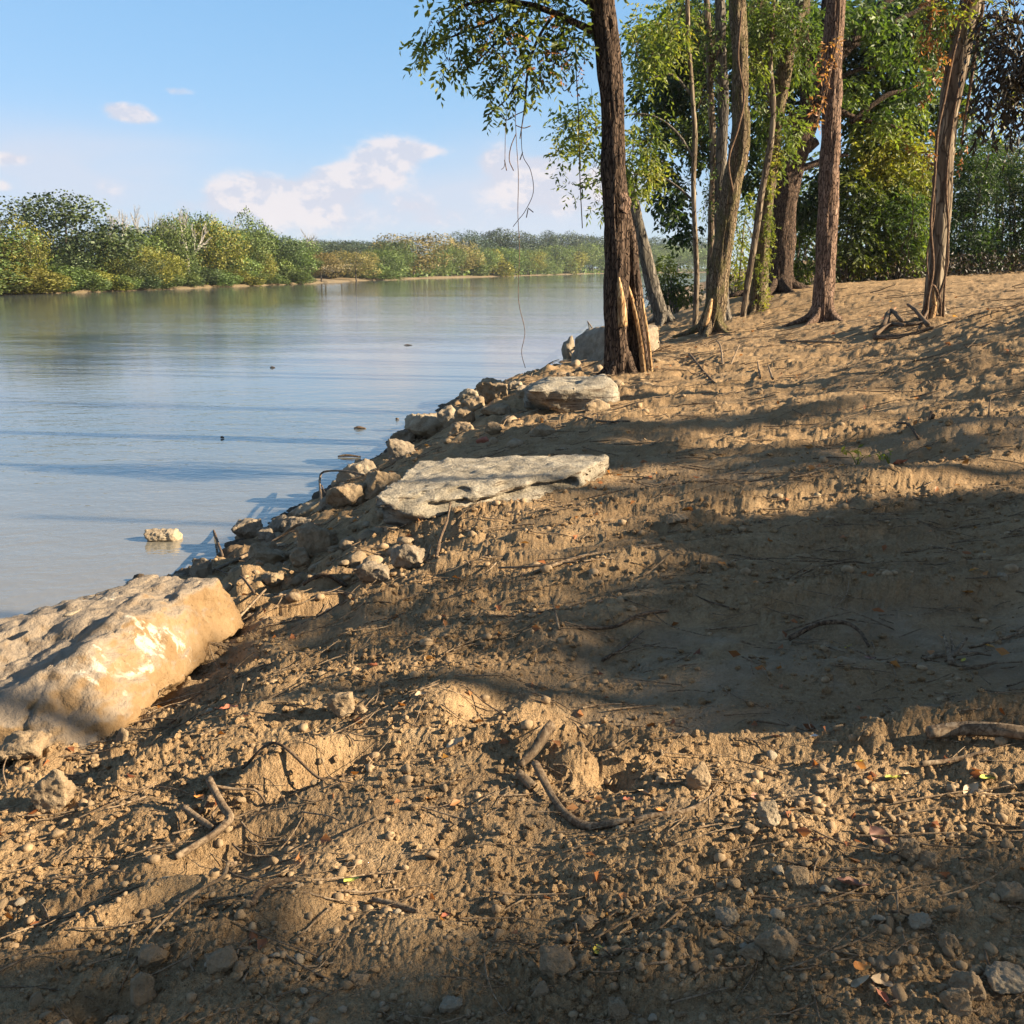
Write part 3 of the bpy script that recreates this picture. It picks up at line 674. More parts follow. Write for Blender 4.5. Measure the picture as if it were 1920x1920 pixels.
FT = [ # px, top, width, kind, mat, back, label
 (-60,430,150,'round','far_green',6,'green tree cut off by the left edge of the photo, far bank'),
 (8,422,84,'tall','far_yellow',3,'yellow-green tree at the left edge on the far bank'),
 (62,408,62,'cone','far_yellow',2,'narrow pale yellow-green tree left of the tallest dark tree across the river'),
 (132,364,150,'broad','far_dark',7,'tallest tree on the far bank, dark green with a broad open crown'),
 (95,470,90,'round','far_dark',6,'dark rounded tree under the left side of the tallest far tree'),
 (185,432,88,'round','far_green',5,'olive tree leaning against the right side of the tallest far tree'),
 (212,455,50,'tall','far_yellow',3,'slim light green tree just right of the tallest far tree'),
 (245,428,80,'round','far_green',8,'green tree below the thin bare tops on the far bank'),
 (262,462,70,'round','far_yellow',3,'yellowish tree below the bare tops across the river'),
 (250,480,64,'round','far_dark',2,'dark bushy tree low in the middle of the left tree row'),
 (318,412,72,'round','far_green',5,'bright green round-topped tree left of the pale bare limbs'),
 (300,470,60,'round','far_yellow',2,'golden-green rounded tree at the waterline left of the pale bare limbs'),
 (345,402,64,'tall','far_green',9,'tall green tree among pale bare limbs on the far bank'),
 (372,404,70,'broad','far_green',8,'green tree right of the pale bare limbs, thin topped'),
 (400,416,80,'round','far_yellow',5,'olive-yellow tree in the middle of the far left bank'),
 (425,436,64,'tall','far_green',5,'green tree just left of the pointed tree across the river'),
 (437,425,60,'round','far_green',8,'rounded green tree behind the pointed far tree'),
 (488,400,66,'tall','far_green',8,'pointed tall tree near the right end of the left tree row'),
 (470,436,60,'round','far_green',5,'green tree in front of the pointed far tree'),
 (512,432,66,'broad','far_dark',7,'darker tree right of the pointed far tree'),
 (490,465,36,'round','far_yellow',2,'small yellow-green tree in front of the dark gap on the far bank'),
 (540,448,64,'round','far_green',5,'rounded green tree near the right end of the left tree row'),
 (566,462,44,'broad','far_green',8,'last sparse tree at the right end of the left tree row'),
 (532,500,50,'shrub','far_green',1,'low bushy tree at the waterline below the last far-left trees'),
 (588,470,40,'tall','far_dark',30,'dark tree behind the rusty rounded tree'),
 (603,472,50,'round','far_orange',2,'rusty olive rounded tree left of the field gap'),
 (668,471,52,'round','far_orange',2,'rusty rounded tree standing alone before the tan field'),
]
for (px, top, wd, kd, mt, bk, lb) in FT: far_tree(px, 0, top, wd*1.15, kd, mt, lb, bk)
bushes = [(-40,500,110,'far_green'),(18,500,110,'far_yellow'),(70,505,80,'far_yellow'),(110,498,70,'far_green'),(150,505,70,'far_green'),(190,508,60,'far_yellow'),(222,512,56,'far_green'),
          (262,512,60,'far_dark'),(300,508,54,'far_green'),(340,510,52,'far_green'),(372,506,56,'far_dark'),(408,508,58,'far_green'),(448,508,56,'far_yellow'),(480,512,44,'far_green'),(512,514,40,'far_green'),(560,512,36,'far_green')]
filler = [(30,455,90,'round'),(165,440,90,'round'),(225,448,80,'tall'),(275,440,80,'round'),(305,430,70,'tall'),(335,425,80,'round'),(390,425,80,'round'),(415,430,70,'tall'),(455,432,80,'round'),(500,428,60,'tall'),(525,440,60,'round'),(552,456,50,'round')]
for i, (px, top, wd, kd) in enumerate(filler):
    far_tree(px, 0, top, wd, kd, 'far_green' if i % 3 else 'far_dark', ORD[i+1]+' from the left of half-hidden second-row trees, far left bank', 14, 'second-row trees behind the far left bank')
for i, (px, top, wd, mt) in enumerate(bushes):
    side = {'far_yellow':'yellow-green','far_green':'mid-green','far_dark':'dark green'}[mt]
    cnt[side] = cnt.get(side, 0)+1; far_tree(px, 0, top, wd, 'shrub', mt, f'{ORD[cnt[side]]} from the left of the low {side} bushes along the far left waterline', .8, G2+' '+side, False, cat='bush')
def ordn(k): cnt['f'+k] = cnt.get('f'+k, 0)+1; return ORD[cnt['f'+k]]
far2 = [(700,505,60,'shrub','far_green',3),(722,478,46,'round','far_green',3),(740,462,44,'round','far_dark',9),(775,449,84,'round','far_orange',6),(752,470,40,'tall','far_green',2),(805,468,40,'tall','far_green',4),
        (826,466,36,'tall','far_green',4),(846,470,40,'round','far_green',3),(868,460,50,'round','far_orange',4),(888,480,40,'shrub','far_orange',2),(905,476,42,'round','far_green',3),(925,480,44,'shrub','far_yellow',2),
        (945,474,40,'round','far_green',3),(968,478,44,'round','far_green',3),(990,482,40,'round','far_yellow',3),(1008,474,34,'cone','far_green',2),(1024,476,32,'cone','far_green',2),(1045,470,44,'round','far_green',3),(1066,484,40,'shrub','far_yellow',2),
        (1088,470,50,'round','far_green',5),(1112,466,50,'round','far_green',5),(1138,474,44,'round','far_green',3),(1170,470,60,'round','far_green',5),(1205,474,60,'round','far_green',5),(1235,468,60,'round','far_green',5),(1270,470,60,'round','far_green',5),(1310,470,60,'round','far_green',5)]
names2 = {3:'large rust-coloured tree in the distant tree line across the water', 0:'low green bush right of the tan field on the far shore', 8:'second rusty tree in the distant tree line, right of the large one', 15:'pointed pale green tree in the distant row, left of its twin', 16:'pointed pale green tree in the distant row, right of its twin'}
for i, (px, top, wd, kd, mt, bk) in enumerate(far2):
    top -= 10; bk += 2
    if mt == 'far_orange' and i not in (3, 8): mt = 'far_green'
    tone = {'far_green':'mid-green','far_dark':'dark green','far_yellow':'yellowish','far_orange':'rusty'}[mt]
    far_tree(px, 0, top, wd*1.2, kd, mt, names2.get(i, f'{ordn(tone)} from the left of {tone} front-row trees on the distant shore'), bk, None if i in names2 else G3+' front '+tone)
back2 = [(575,462,60,'round'),(610,462,50,'round'),(640,461,50,'round'),(665,462,50,'round'),(690,466,46,'round'),(715,461,40,'round'),(735,466,40,'round'),(873,444,34,'round'),(900,455,40,'round'),(937,440,64,'broad'),(960,450,50,'round'),
         (995,445,30,'broad'),(1026,444,32,'broad'),(1055,450,54,'round'),(1082,446,40,'tall'),(1105,452,60,'round'),(1140,458,60,'round'),(1190,458,70,'round'),(1240,455,70,'round'),(1290,456,70,'round')]
names3 = {9:'biggest dark dome-shaped tree at the back of the distant tree line', 7:'small dark domed tree left of the biggest dark dome', 11:'left one of two dark domed crowns right of the biggest dome', 12:'right one of two dark domed crowns right of the biggest dome'}
for i, (px, top, wd, kd) in enumerate(back2):
    top -= 10
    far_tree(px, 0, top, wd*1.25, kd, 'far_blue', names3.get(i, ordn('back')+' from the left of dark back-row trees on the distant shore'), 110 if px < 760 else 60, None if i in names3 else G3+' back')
# low dark undergrowth that fills the foot of the rows, too thick to count
def undergrowth(tone, mat, hs, fwd):
    rng = np.random.RandomState(5+tone); P = []; L = []
    for px in np.linspace(-420, 1360, 900):
        if 575 < px < 700 or 700 < px < 712: continue
        p = fb_at(px); d = p/np.linalg.norm(p); k = 34 if px < 600 else 12
        y = p[1]; q = p[None,:] + d[None,:]*(3.5+fwd+8*rng.rand(k))[:,None]*(1 if px < 600 else 1.6) + rng.normal(size=(k,2))*.4
        wav = .6+.4*math.sin(px*.09+tone*2)*math.sin(px*.031+1+tone)
        P.append(np.column_stack([q, WATER+.35+hs*wav*(5.4 if px < 560 else 10 if px > 700 else 1.8)*rng.rand(k)**1.1])); L.append(np.full(k, .42 if px < 600 else 1.1))
    V, Fc = leaf_cards(np.concatenate(P), np.concatenate(L), rng, .1, .8, .15)
    tag(mk('undergrowth', V, Fc, M[mat], smooth=True, nrm=np.repeat(unit(np.array([.2,-.5,.7])+.5*rng.normal(size=(len(V)//4,3))), 4, 0)), kind='stuff')
undergrowth(0, 'far_dark', 1.0, 0.0); undergrowth(1, 'far_green', .75, -1.5)
# bare trees
def bare_tree(px, top, label, h_w=.5, seed=0, back=9, mat='bare', thick=1.0):
    rng = np.random.RandomState(seed); p = fb_at(px); d = p/np.linalg.norm(p); p = p+d*back
    top -= 10; thick *= 1.7
    zb = WATER+.6; h = at_y(px, top, p[1])[2]-zb; mb = MB()
    def grow(o, dr, l, r, dep):
        e = o+dr*l; m = (o+e)/2+rng.normal(size=3)*l*.05
        mb.add(*tube([o, m, e], [r, r*.8, r*.55], 4, 4, cap=False))
        if dep == 0: return
        for _ in range(3 if dep > 2 else 3):
            nd = unit(dr + rng.normal(size=3)*.38 + [0,0,.12]); grow(o+dr*l*(.55+.45*rng.rand()), nd, l*(.58+.2*rng.rand()), r*.58, dep-1)
    grow(np.zeros(3), np.array([.03,.0,1.]), h*.42, .15*thick, 4)
    V, Fc = mb.get(); V = V*[h_w, h_w, h/ V[:,2].max()]
    e = empty('bare_tree', (p[0], p[1], zb-.2)); mk('trunk', V, Fc, M[mat], e); tag(e, label, 'tree')
bare_tree(212, 398, 'thin leafless tree right beside the tallest dark far tree', .8, 1)
bare_tree(235, 396, 'second leafless tree right of the tallest dark far tree', .7, 2)
bare_tree(266, 390, 'tallest of the thin leafless tops on the far bank', .8, 3)
bare_tree(290, 402, 'rightmost thin leafless tree left of the round green tree', .7, 4)
bare_tree(352, 396, 'pale white-limbed bare tree rising among green far trees', .9, 5, 4, 'bare', 1.5)
bare_tree(420, 402, 'small leafless top between the olive tree and the pointed far tree', .9, 6)
bare_tree(575, 436, 'leafless tree at the right end of the left tree row', 1.1, 7)

# ------------------------------------------------------------------ rocks
def ico(sub):
    bm = bmesh.new(); bmesh.ops.create_icosphere(bm, subdivisions=sub, radius=1)
    V = np.array([v.co[:] for v in bm.verts]); Fc = np.array([[v.index for v in f.verts] for f in bm.faces]); bm.free(); return V, Fc
ICO = {s: ico(s) for s in (1, 2, 3, 4, 5, 6)}
def hull_planes(P):
    bm = bmesh.new(); vs = [bm.verts.new(p) for p in P]; bmesh.ops.convex_hull(bm, input=vs)
    bmesh.ops.recalc_face_normals(bm, faces=bm.faces)
    c = P.mean(0); out = []
    for f in bm.faces:
        n = np.array(f.normal[:]); q = np.array(f.verts[0].co[:])-c; d = n@q
        if d < 0: n, d = -n, -d
        if d > 1e-5: out.append((n, d))
    bm.free(); return c, np.array([o[0] for o in out]), np.array([o[1] for o in out])
def hull_rock(P, sub=4, sharp=14, rough=.03, sc=4, seed=0, strata=0.0, fine=.3):
    P = np.asarray(P, float); c, Nn, D = hull_planes(P)
    U, Fc = ICO[sub]; ext = (P.max(0)-P.min(0))/2; U = unit(U*np.maximum(ext, ext.max()*.25))
    q = np.maximum(U@Nn.T/D[None], 0); r = (q**sharp).sum(1)**(-1/sharp)
    V = U*r[:,None]
    k = ext.mean()
    nrm = unit(U/np.maximum(ext, .05)**1.0)
    V = V + nrm*(rough*k*fbm3(V+seed*3.1, sc/k*.35, 5, seed, .55))[:,None]
    V = V + nrm*(-rough*k*.9*np.maximum(0, .25-np.abs(fbm3(V+seed*7.7, sc/k*.22, 3, seed+9)))*3)[:,None]*fine
    if strata:
        zz = V[:,2] + .02*fbm3(V, 3, 2, 4)
        V = V + unit(V*[1,1,.02])*(strata*(noise2(zz*34+seed, V[:,0]*1.2, 3)+.6*noise2(zz*80, V[:,0]*2.5, 5)))[:,None]*(np.abs(nrm[:,2]) < .8)[:,None]
    return V+c, Fc
def block_rock(P, target=.04, soft=2, rough=.03, sc=4, seed=0, strata=0.0, chip=.5):
    """crisp-edged block: hull of points, cut fine, edges worn a little, surface broken"""
    P = np.asarray(P, float); bm = bmesh.new(); vs = [bm.verts.new(p) for p in P]
    r_ = bmesh.ops.convex_hull(bm, input=vs); bmesh.ops.delete(bm, geom=[v for v in bm.verts if not v.link_faces], context='VERTS')
    for _ in range(9):
        es = [e for e in bm.edges if e.calc_length() > target*1.6]
        if not es: break
        bmesh.ops.subdivide_edges(bm, edges=es, cuts=1); bmesh.ops.triangulate(bm, faces=[f for f in bm.faces if len(f.verts) > 3])
    bmesh.ops.recalc_face_normals(bm, faces=bm.faces)
    for _ in range(soft): bmesh.ops.smooth_vert(bm, verts=bm.verts, factor=.5, use_axis_x=True, use_axis_y=True, use_axis_z=True)
    bm.normal_update(); V = np.array([v.co[:] for v in bm.verts]); Nn = np.array([v.normal[:] for v in bm.verts]); bm.verts.index_update()
    Fc = np.array([[v.index for v in f.verts] for f in bm.faces]); bm.free(); k = (V.max(0)-V.min(0)).mean()
    d = rough*k*(fbm3(V, sc/k, 5, seed, .55) - chip*2.2*np.maximum(0, .22-np.abs(fbm3(V, sc/k*.8, 3, seed+9, .5))))
    st = np.floor((fbm3(V, sc/k*.55, 2, seed+20)+V[:,2]*sc/k*.7)*3.5)          # stepped breaks
    d = d + rough*k*chip*.55*(_h(st, st*0, st*0, seed)-.5)
    if strata:
        side = 1-np.abs(Nn[:,2]); zz = V[:,2]+.02*fbm3(V, 3, 2, 4)
        d = d + strata*side*(noise2(zz*26+seed, V[:,0]*1.1, 3)+.7*noise2(zz*70, V[:,0]*2.2, 5)+.5*noise2(zz*9, V[:,0]*3, 6))
    return V+Nn*d[:,None], Fc
def rand_rock(rng, sub=3, ax=(1,.8,.6), npt=12, **k):
    P = unit(rng.normal(size=(npt,3)))*(.8+.3*rng.rand(npt))[:,None]*np.array(ax)
    return hull_rock(P, sub, **k)
def rock_thing(name, px, py, wpx, hpx, label, mat='rock_grey', seed=0, sub=4, depth=.8, sink=.3, rot=None, group=None, sharp=24, cat='rock', z=None, rough=.14, tilt=0.0, P=None):
    """px,py: middle of the foot as seen; wpx,hpx: size seen"""
    rng = np.random.RandomState(seed)
    g = on_ground(px, py) if z is None else at_z(px, py, z)
    dist = math.hypot(g[1], EYE[2]-g[2]); w = wpx/F*dist; h = hpx/F*dist
    ax = np.array([w/2, w/2*depth, h/2/(1-sink*.5)])
    if wpx >= 34:
        Q = unit(rng.normal(size=(9,3)))*(.75+.35*rng.rand(9))[:,None]; Q = np.vstack([Q, np.array([[a,b,c] for a in (-.6,.6) for b in (-.6,.6) for c in (-.6,.6)])*(.35+.85*rng.rand(8,3))])*ax
        V, Fc = block_rock(Q, ax.mean()*(.10 if wpx < 60 else .075), 2, .05, 7, seed, 0, .9)
    else: V, Fc = rand_rock(rng, sub, ax, 10, sharp=sharp, sc=6, rough=rough, seed=seed)
    V = V - (V.max(0)+V.min(0))/2; V *= ax*2/(V.max(0)-V.min(0))
    if tilt: c_, s_ = math.cos(tilt), math.sin(tilt); V = np.column_stack([V[:,0]*c_-V[:,2]*s_, V[:,1], V[:,0]*s_+V[:,2]*c_])
    loc = np.array([g[0], g[1]+ax[1]*.6, g[2]-V[:,2].min()*(1-sink)-.0])
    loc[2] = g[2] + ax[2]*(1-sink*1.2)
    o = mk(name, V, Fc, M[mat]); o.location = loc
    tag(o, label, cat, group); return o

# the big boulder at the left
def big_boulder():
    B1 = at_z(465,1166,-.37); B2 = at_z(190,1408,-.36); B3 = at_z(60,1418,-.40); B4 = at_z(-300,1480,-.45)
    def up(px, py, ref, dy=0.): return at_y(px, py, ref[1]+dy)
    T1 = up(412,1090,B1,-.06); T0 = up(448,1120,B1,.0); T3 = up(172,1196,B2,.50); T2 = up(250,1135,B2,.98)
    K1 = at_z(285,1078,T1[2]-.01); K2 = at_z(110,1142,T3[2]-.03); K3 = at_z(22,1190,T3[2]-.16)
    dn = np.array([-.08,.22,-.62])
    M1 = up(118,1330,B2,.10)
    T4 = up(-80,1345,B3,.0); K4 = at_z(-300,1262,T3[2]-.25)
    P1 = np.array([B1,B2,B3,B4,T1,T0,T3,T4,K1,K2,K3,K4,K1+dn,K2+dn,K3+dn+[0,-.1,.1],K4+dn])
    V, Fc = block_rock(P1, .018, 3, .016, 9, 3, 0, .9); c = V.mean(0)
    # the top breaks down one step at its left end
    h = at_y(70, 1232, B3[1]+.55); d = V-h; k = np.exp(-((d[:,0]/.26)**2+(d[:,1]/.30)**2+(d[:,2]/.30)**2)**1.6); V = V-np.array([.0,-.05,.9])*(.10*k)[:,None]
    # a crack running down the face
    q = V-B2; cr = np.exp(-((q[:,0]+.33+.05*noise2(V[:,2]*9, V[:,2]*0, 4))/.012)**2)*sstep(.32,.05,V[:,2]-B2[2])*(d[:,1] < .1); V = V+np.array([0,.035,0])*cr[:,None]
    o = mk('boulder', V-c, Fc, M['boulder']); o.location = c
    tag(o, 'huge ochre-brown boulder with white scrapes at the left edge, tilted over the bank', 'boulder')
    f = at_y(140, 1143, T3[1]+.25)
    V, Fc = rand_rock(np.random.RandomState(31), 3, (.075,.05,.02), 10, sharp=12, rough=.08, seed=31)
    q = mk('stone_flake', V, Fc, M['rock_pale']); q.location = f+[0,0,-.01]; q.rotation_euler = (.1,-.15,.2)
    tag(q, 'thin pale stone flake lying on top of the huge left boulder', 'stone')
big_boulder()
# flat pale slab
def slab():
    f1, f2, f3, f4 = at_z(728,982,-.13), at_z(790,970,-.05), at_z(960,950,-.01), at_z(1088,918,.03)
    zt = .10
    t1, t2, t3, t4 = at_z(702,932,.06), at_z(745,925,.07), at_z(1085,884,.15), at_z(1140,858,.14)
    k1, k2, k3 = at_z(792,862,.04), at_z(1000,853,.10), at_z(1138,852,.12)
    P = np.array([f1,f2,f3,f4,t1,t2,t3,t4,k1,k2,k3,at_z(706,950,.0),f1+[.02,.06,-.2],f4+[0,.05,-.2],k1+[0,0,-.35],k3+[0,0,-.25],f1+[.1,.3,-.1]])
    V, Fc = block_rock(P, .024, 3, .012, 12, 8, .018, .35)
    c = V.mean(0); t = (V[:,0]-V[:,0].min())/(V[:,0].max()-V[:,0].min())
    zz = V[:,2]; mid = -.06+.17*t+.035*fbm2(V[:,0]*3, V[:,0]*0, 3, 3)
    line = f1[1]*(1-t)+f4[1]*t                      # front edge
    front = sstep(.45, .10, V[:,1]-line); cr = np.exp(-((zz-mid)/.026)**2)*front*sstep(-.15,.15,noise2(V[:,0]*2.3, V[:,0]*0+4, 6)+.1)
    cr2 = np.exp(-((zz-mid-.075)/.014)**2)*front*sstep(0,.25,noise2(V[:,0]*3.3, V[:,0]*0+8, 7)+.1)
    V = V + np.array([0,1,.05])*(.16*cr+.06*cr2)[:,None]
    V = V + np.array([0,1,0])*(.05*front*sstep(mid, mid-.05, zz))[:,None]
    o = mk('limestone_slab', V-c, Fc, M['slab']); o.location = c
    tag(o, 'long flat pale limestone slab with a layered broken front edge on the bank', 'rock slab')
slab()
# rock beside the first tree
def side_rock():
    y = at_z(1080,775,-.16)[1]
    P = [at_z(985,765,-.28), at_z(1060,782,-.22), at_z(1162,768,-.12), at_y(988,732,y-.1), at_y(1010,722,y+.2), at_y(1075,728,y-.05), at_y(1078,708,y+.9), at_y(1132,703,y+.8), at_y(1150,722,y+.2), at_y(1030,710,y+1.0), at_z(1000,735,-.4)+[0,1.0,0], at_z(1165,745,-.2)+[0,.8,0]]
    V, Fc = block_rock(P, .05, 3, .020, 6, 12, .010, .7); c = V.mean(0)
    o = mk('rock', V-c, Fc, M['slab']); o.location = c
    tag(o, 'pale flat-topped rock with a shaded front, just left of the split tree foot', 'rock')
side_rock()
def block():
    b1, b2, b3 = at_z(1072,694,-.42), at_z(1150,700,-.34), at_z(1238,662,-.20)
    y = b2[1]
    P = [b1,b2,b3, at_y(1078,632,b1[1]), at_y(1100,618,b1[1]+.35), at_y(1172,620,y+.05), at_y(1234,617,b3[1]-.1), at_y(1228,612,b3[1]+.5), at_y(1120,613,y+1.0), b1+[0,1.1,-.1], b3+[-.1,.8,-.1]]
    V, Fc = block_rock(P, .05, 2, .022, 6, 15, 0, .8); c = V.mean(0)
    o = mk('stone_block', V-c, Fc, M['rock_grey']); o.location = c
    tag(o, 'large squarish stone block behind the split tree foot, dark left face, lit right face', 'rock')
block()
RK = [ # name, px, py, w, h, label, mat, seed, depth, tilt
 ('rock',96,1520,84,72,'triangular tan rock standing beside its dark shadow below the big boulder','rock_tan',101,.5,.15),
 ('rock',40,1445,90,44,'rough tan rock wedged under the left end of the big boulder','rock_tan',102,.8,0),
 ('stone',640,1342,50,46,'pointed tan stone with a long shadow on the lit soil','rock_tan',103,.7,.2),
 ('stone',676,1336,28,17,'small round stone touching the pointed tan stone','rock_tan',104,.8,0),
 ('stone',228,1400,26,34,'small upright yellowish stone near the lower edge of the big boulder','rock_tan',105,.6,0),
 ('stone',1310,1488,46,50,'upright brown stone on the ridge above the curved root','rock_tan',106,.7,-.1),
 ('stone',1440,1590,40,52,'pale lit stone at the right end of the lit strip in front','rock_pale',107,.6,.3),
 ('stone',1405,1600,34,18,'small flat stone left of the pale lit front stone','rock_tan',118,.7,0),
 ('stone',1045,1830,62,44,'lumpy grey stone at the bottom, left of the yellow leaf','rock_tan',108,.7,0),
 ('stone',1012,1862,32,26,'squarish tan stone just below the lumpy grey stone','rock_tan',109,.8,0),
 ('stone',1160,1905,34,30,'smooth greenish stone at the bottom edge under the red leaf','rock_tan',110,.8,0),
 ('stone',1105,1727,42,20,'oval flat tan stone in the shade above the yellow leaf','rock_tan',111,.7,0),
 ('stone',1365,1745,42,26,'whitish stone in the shaded gravel at lower right','rock_pale',112,.7,0),
 ('stone',1495,1680,46,32,'rounded dark stone at the lower edge of the lit strip, right','rock_tan',113,.8,0),
 ('stone',1705,1632,42,40,'angular stone right of the big brown leaf','rock_tan',114,.7,.2),
 ('stone',1742,1640,36,24,'rounded stone beside the angular stone right of the brown leaf','rock_tan',115,.8,0),
 ('stone',1457,1812,74,50,'large rounded earthy stone in the lower right gravel','rock_tan',116,.8,0),
 ('stone',1410,1812,40,26,'pointed stone touching the large rounded earthy stone','rock_tan',117,.7,0),
 ('stone',1682,1828,30,28,'round dark cobble above the leaf cluster at lower right','rock_tan',119,.9,0),
 ('stone',1658,1832,26,22,'second round cobble left of the round dark cobble','rock_tan',120,.9,0),
 ('stone',1815,1878,60,46,'big flat-faced brown rock at the lower right','rock_tan',121,.7,.2),
 ('stone',1795,1905,50,44,'sharp angular rock at the bottom right, in front of the flat-faced one','rock_tan',122,.6,.3),
 ('stone',1895,1858,80,30,'pale whitish rock at the right edge near the bottom','rock_pale',123,.8,0),
 ('stone',1900,1710,54,30,'flat grey rock half buried at the right edge','rock_tan',124,.8,0),
 ('stone',1780,1795,36,30,'angular stone in the lower right gravel beside a dead twig','rock_tan',125,.7,.1),
 ('stone',415,1850,54,36,'grey-green stone at the lower left, right of the long pale twig','rock_tan',126,.8,.3),
 ('stone',450,1850,26,22,'tan stone touching the grey-green lower-left stone','rock_tan',127,.8,0),
 ('clod',285,1830,50,44,'lumpy dirt clod at the end of the long pale twig','rock_tan',128,.8,0),
 ('clod',262,1880,48,56,'crumbly dirt clod standing over the dark hole, bottom left','rock_tan',129,.8,.1),
 ('stone',215,1920,44,30,'tan stone cut by the bottom edge at left','rock_tan',130,.8,0),
 ('stone',115,1920,36,22,'pale grey stone cut by the bottom edge at far left','rock_pale',131,.8,0),
 ('stone',355,1838,26,32,'small upright clod between the hole and the grey-green stone','rock_tan',132,.8,0),
 ('stone',672,1848,36,18,'flat grey stone in the shade, bottom middle','rock_tan',133,.8,0),
 ('stone',845,1888,40,20,'light grey flat stone, bottom centre','rock_pale',134,.7,0),
 ('stone',1755,1330,34,14,'smooth grey stone pressed in the rut edge in the deep shade','rock_tan',135,.8,0),
 ('stone',1725,1765,38,26,'whitish tan stone in shaded gravel, right','rock_pale',136,.8,0),
 ('rock',592,1048,78,62,'pointed tan boulder on the bank left of the slab','rock_tan',140,.8,.15),
 ('rock',560,1068,44,36,'smaller stone leaning on the left of the pointed tan boulder','rock_tan',141,.8,.1),
 ('rock',700,1092,72,38,'smooth grey-brown cobble with a pale scratch in the lit soil','rock_grey',142,.7,0),
 ('rock',762,1066,66,44,'dark rounded stone with a lit stub beside it below the slab','rock_grey',143,.8,0),
 ('rock',510,1098,46,22,'olive-brown flat stone half buried on the bank','rock_tan',144,.8,0),
 ('rock',375,1086,44,40,'wet blue-grey rock at the water behind the big boulder','rock_grey',145,.8,0),
 ('rock',318,1086,60,24,'low wet rock at the water left of the blue-grey one','rock_grey',146,.8,0),
 ('rock',490,1042,60,32,'lit tan rock near the waterline right of the reddish stake','rock_tan',147,.8,0),
 ('rock',505,1064,56,30,'sandy rounded rock in the bank below the long bank stick','rock_tan',148,.8,0),
 ('rock',465,1016,60,36,'grey rock at the waterline, first of the shore row','rock_grey',149,.8,0),
 ('rock',500,1010,40,30,'grey rock at the waterline, second of the shore row','rock_grey',150,.8,0),
 ('rock',525,990,56,34,'flat grey rock at the waterline, third of the shore row','rock_grey',151,.8,0),
 ('rock',570,968,60,30,'pale-edged flat rock at the top of the shore row','rock_pale',152,.8,0),
 ('rock',560,996,70,30,'grey cracked rock below the pale-edged shore rock','rock_grey',153,.8,0),
 ('rock',615,965,44,28,'small grey rock by the bent twig at the shore','rock_grey',154,.8,0),
 ('rock',668,905,64,60,'steep lit rock leaning on the bank above the bent twig','rock_pale',155,.6,-.6),
 ('rock',650,955,80,44,'brown broken rock in the shaded bank left of the slab','rock_tan',156,.7,-.2),
 ('rock',715,925,70,44,'earthy rock against the left end of the slab','rock_tan',157,.8,0),
 ('rock',750,870,66,40,'dark rock with a hollow above the slab\'s left end','rock_grey',158,.8,-.4),
 ('rock',755,840,50,44,'grey rock on the bank crest left of the pale pile','rock_grey',159,.7,-.3),
 ('rock',800,822,90,46,'pale slab-like rock in the crest pile, largest of the pile','rock_pale',160,.8,-.1),
 ('rock',845,806,44,44,'tilted pale grey rock in the crest pile','rock_pale',161,.6,.5),
 ('rock',872,808,40,34,'yellowish wedge rock right of the tilted pale one','rock_tan',162,.7,.6),
 ('rock',868,826,50,24,'tan flat rock beside the reddish brick-like stone','rock_tan',163,.8,0),
 ('rock',925,820,34,22,'small tan stone right of the reddish stone','rock_tan',165,.8,0),
 ('rock',885,778,50,34,'square grey-brown rock below the rounded crest rock','rock_tan',166,.8,0),
 ('rock',925,752,66,44,'rounded brown rock on the crest left of the flat-topped pale rock','rock_tan',167,.8,0),
 ('rock',880,755,40,26,'pale broken rock on the crest edge above the water','rock_pale',168,.8,-.4),
 ('rock',966,732,36,20,'yellowish lit stone atop the crest','rock_pale',169,.8,0),
 ('rock',985,752,36,24,'small pale rock against the flat-topped rock','rock_pale',170,.8,0),
 ('rock',930,792,60,20,'flat buried rock in the bank below the crest','rock_tan',171,.8,0),
 ('rock',1020,812,60,26,'half-buried brown rock in the lit soil right of the pile','rock_tan',172,.8,0),
 ('rock',1120,772,56,28,'brown buried stone right under the flat-topped rock','rock_tan',173,.8,0),
 ('rock',1068,672,30,44,'blue-grey rock at the water left of the stone block','rock_grey',174,.8,0),
 ('rock',955,905,1,1,'','',0,0,0),
 ('rock',1290,572,90,26,'long grey rock by the leafy bush at the waterside','rock_grey',176,.8,0),
 ('stone',1880,1103,22,16,'pale pebble in deep shade at the right edge','rock_pale',177,.8,0),
 ('stone',1270,985,44,18,'half-buried stone at the shade edge in the middle ground','rock_tan',178,.8,0),
]
for (nm, px, py, w_, h_, lb, mt, sd_, dp, tl) in RK:
    if not lb: continue
    if nm == 'rock' and px > 300 and py < 1100: w_ *= 1.0; h_ *= 1.05
    rock_thing(nm, px, py, w_, h_, lb, mt, sd_, 3, dp, .34, tilt=tl, cat='clod' if nm == 'clod' else 'stone' if nm == 'stone' else 'rock')
rock_thing('rock', 905, 832, 26, 22, 'reddish brick-coloured stone in the crest pile', 'rock_tan', 164, 3)
bpy.context.view_layer.objects  # (keeps the order of the list above)
M['rock_red'] = rock_mat('red_stone', (.20,.06,.035), (.30,.10,.06), (.36,.15,.09), None, 7.0)
COL.objects[-1].data.materials[0] = M['rock_red']
# stone standing in the water
o = rock_thing('rock', 303, 1018, 66, 26, 'pale lone stone sticking out of the shallow water', 'rock_pale', 180, 4, .6, .25, z=WATER-.02)

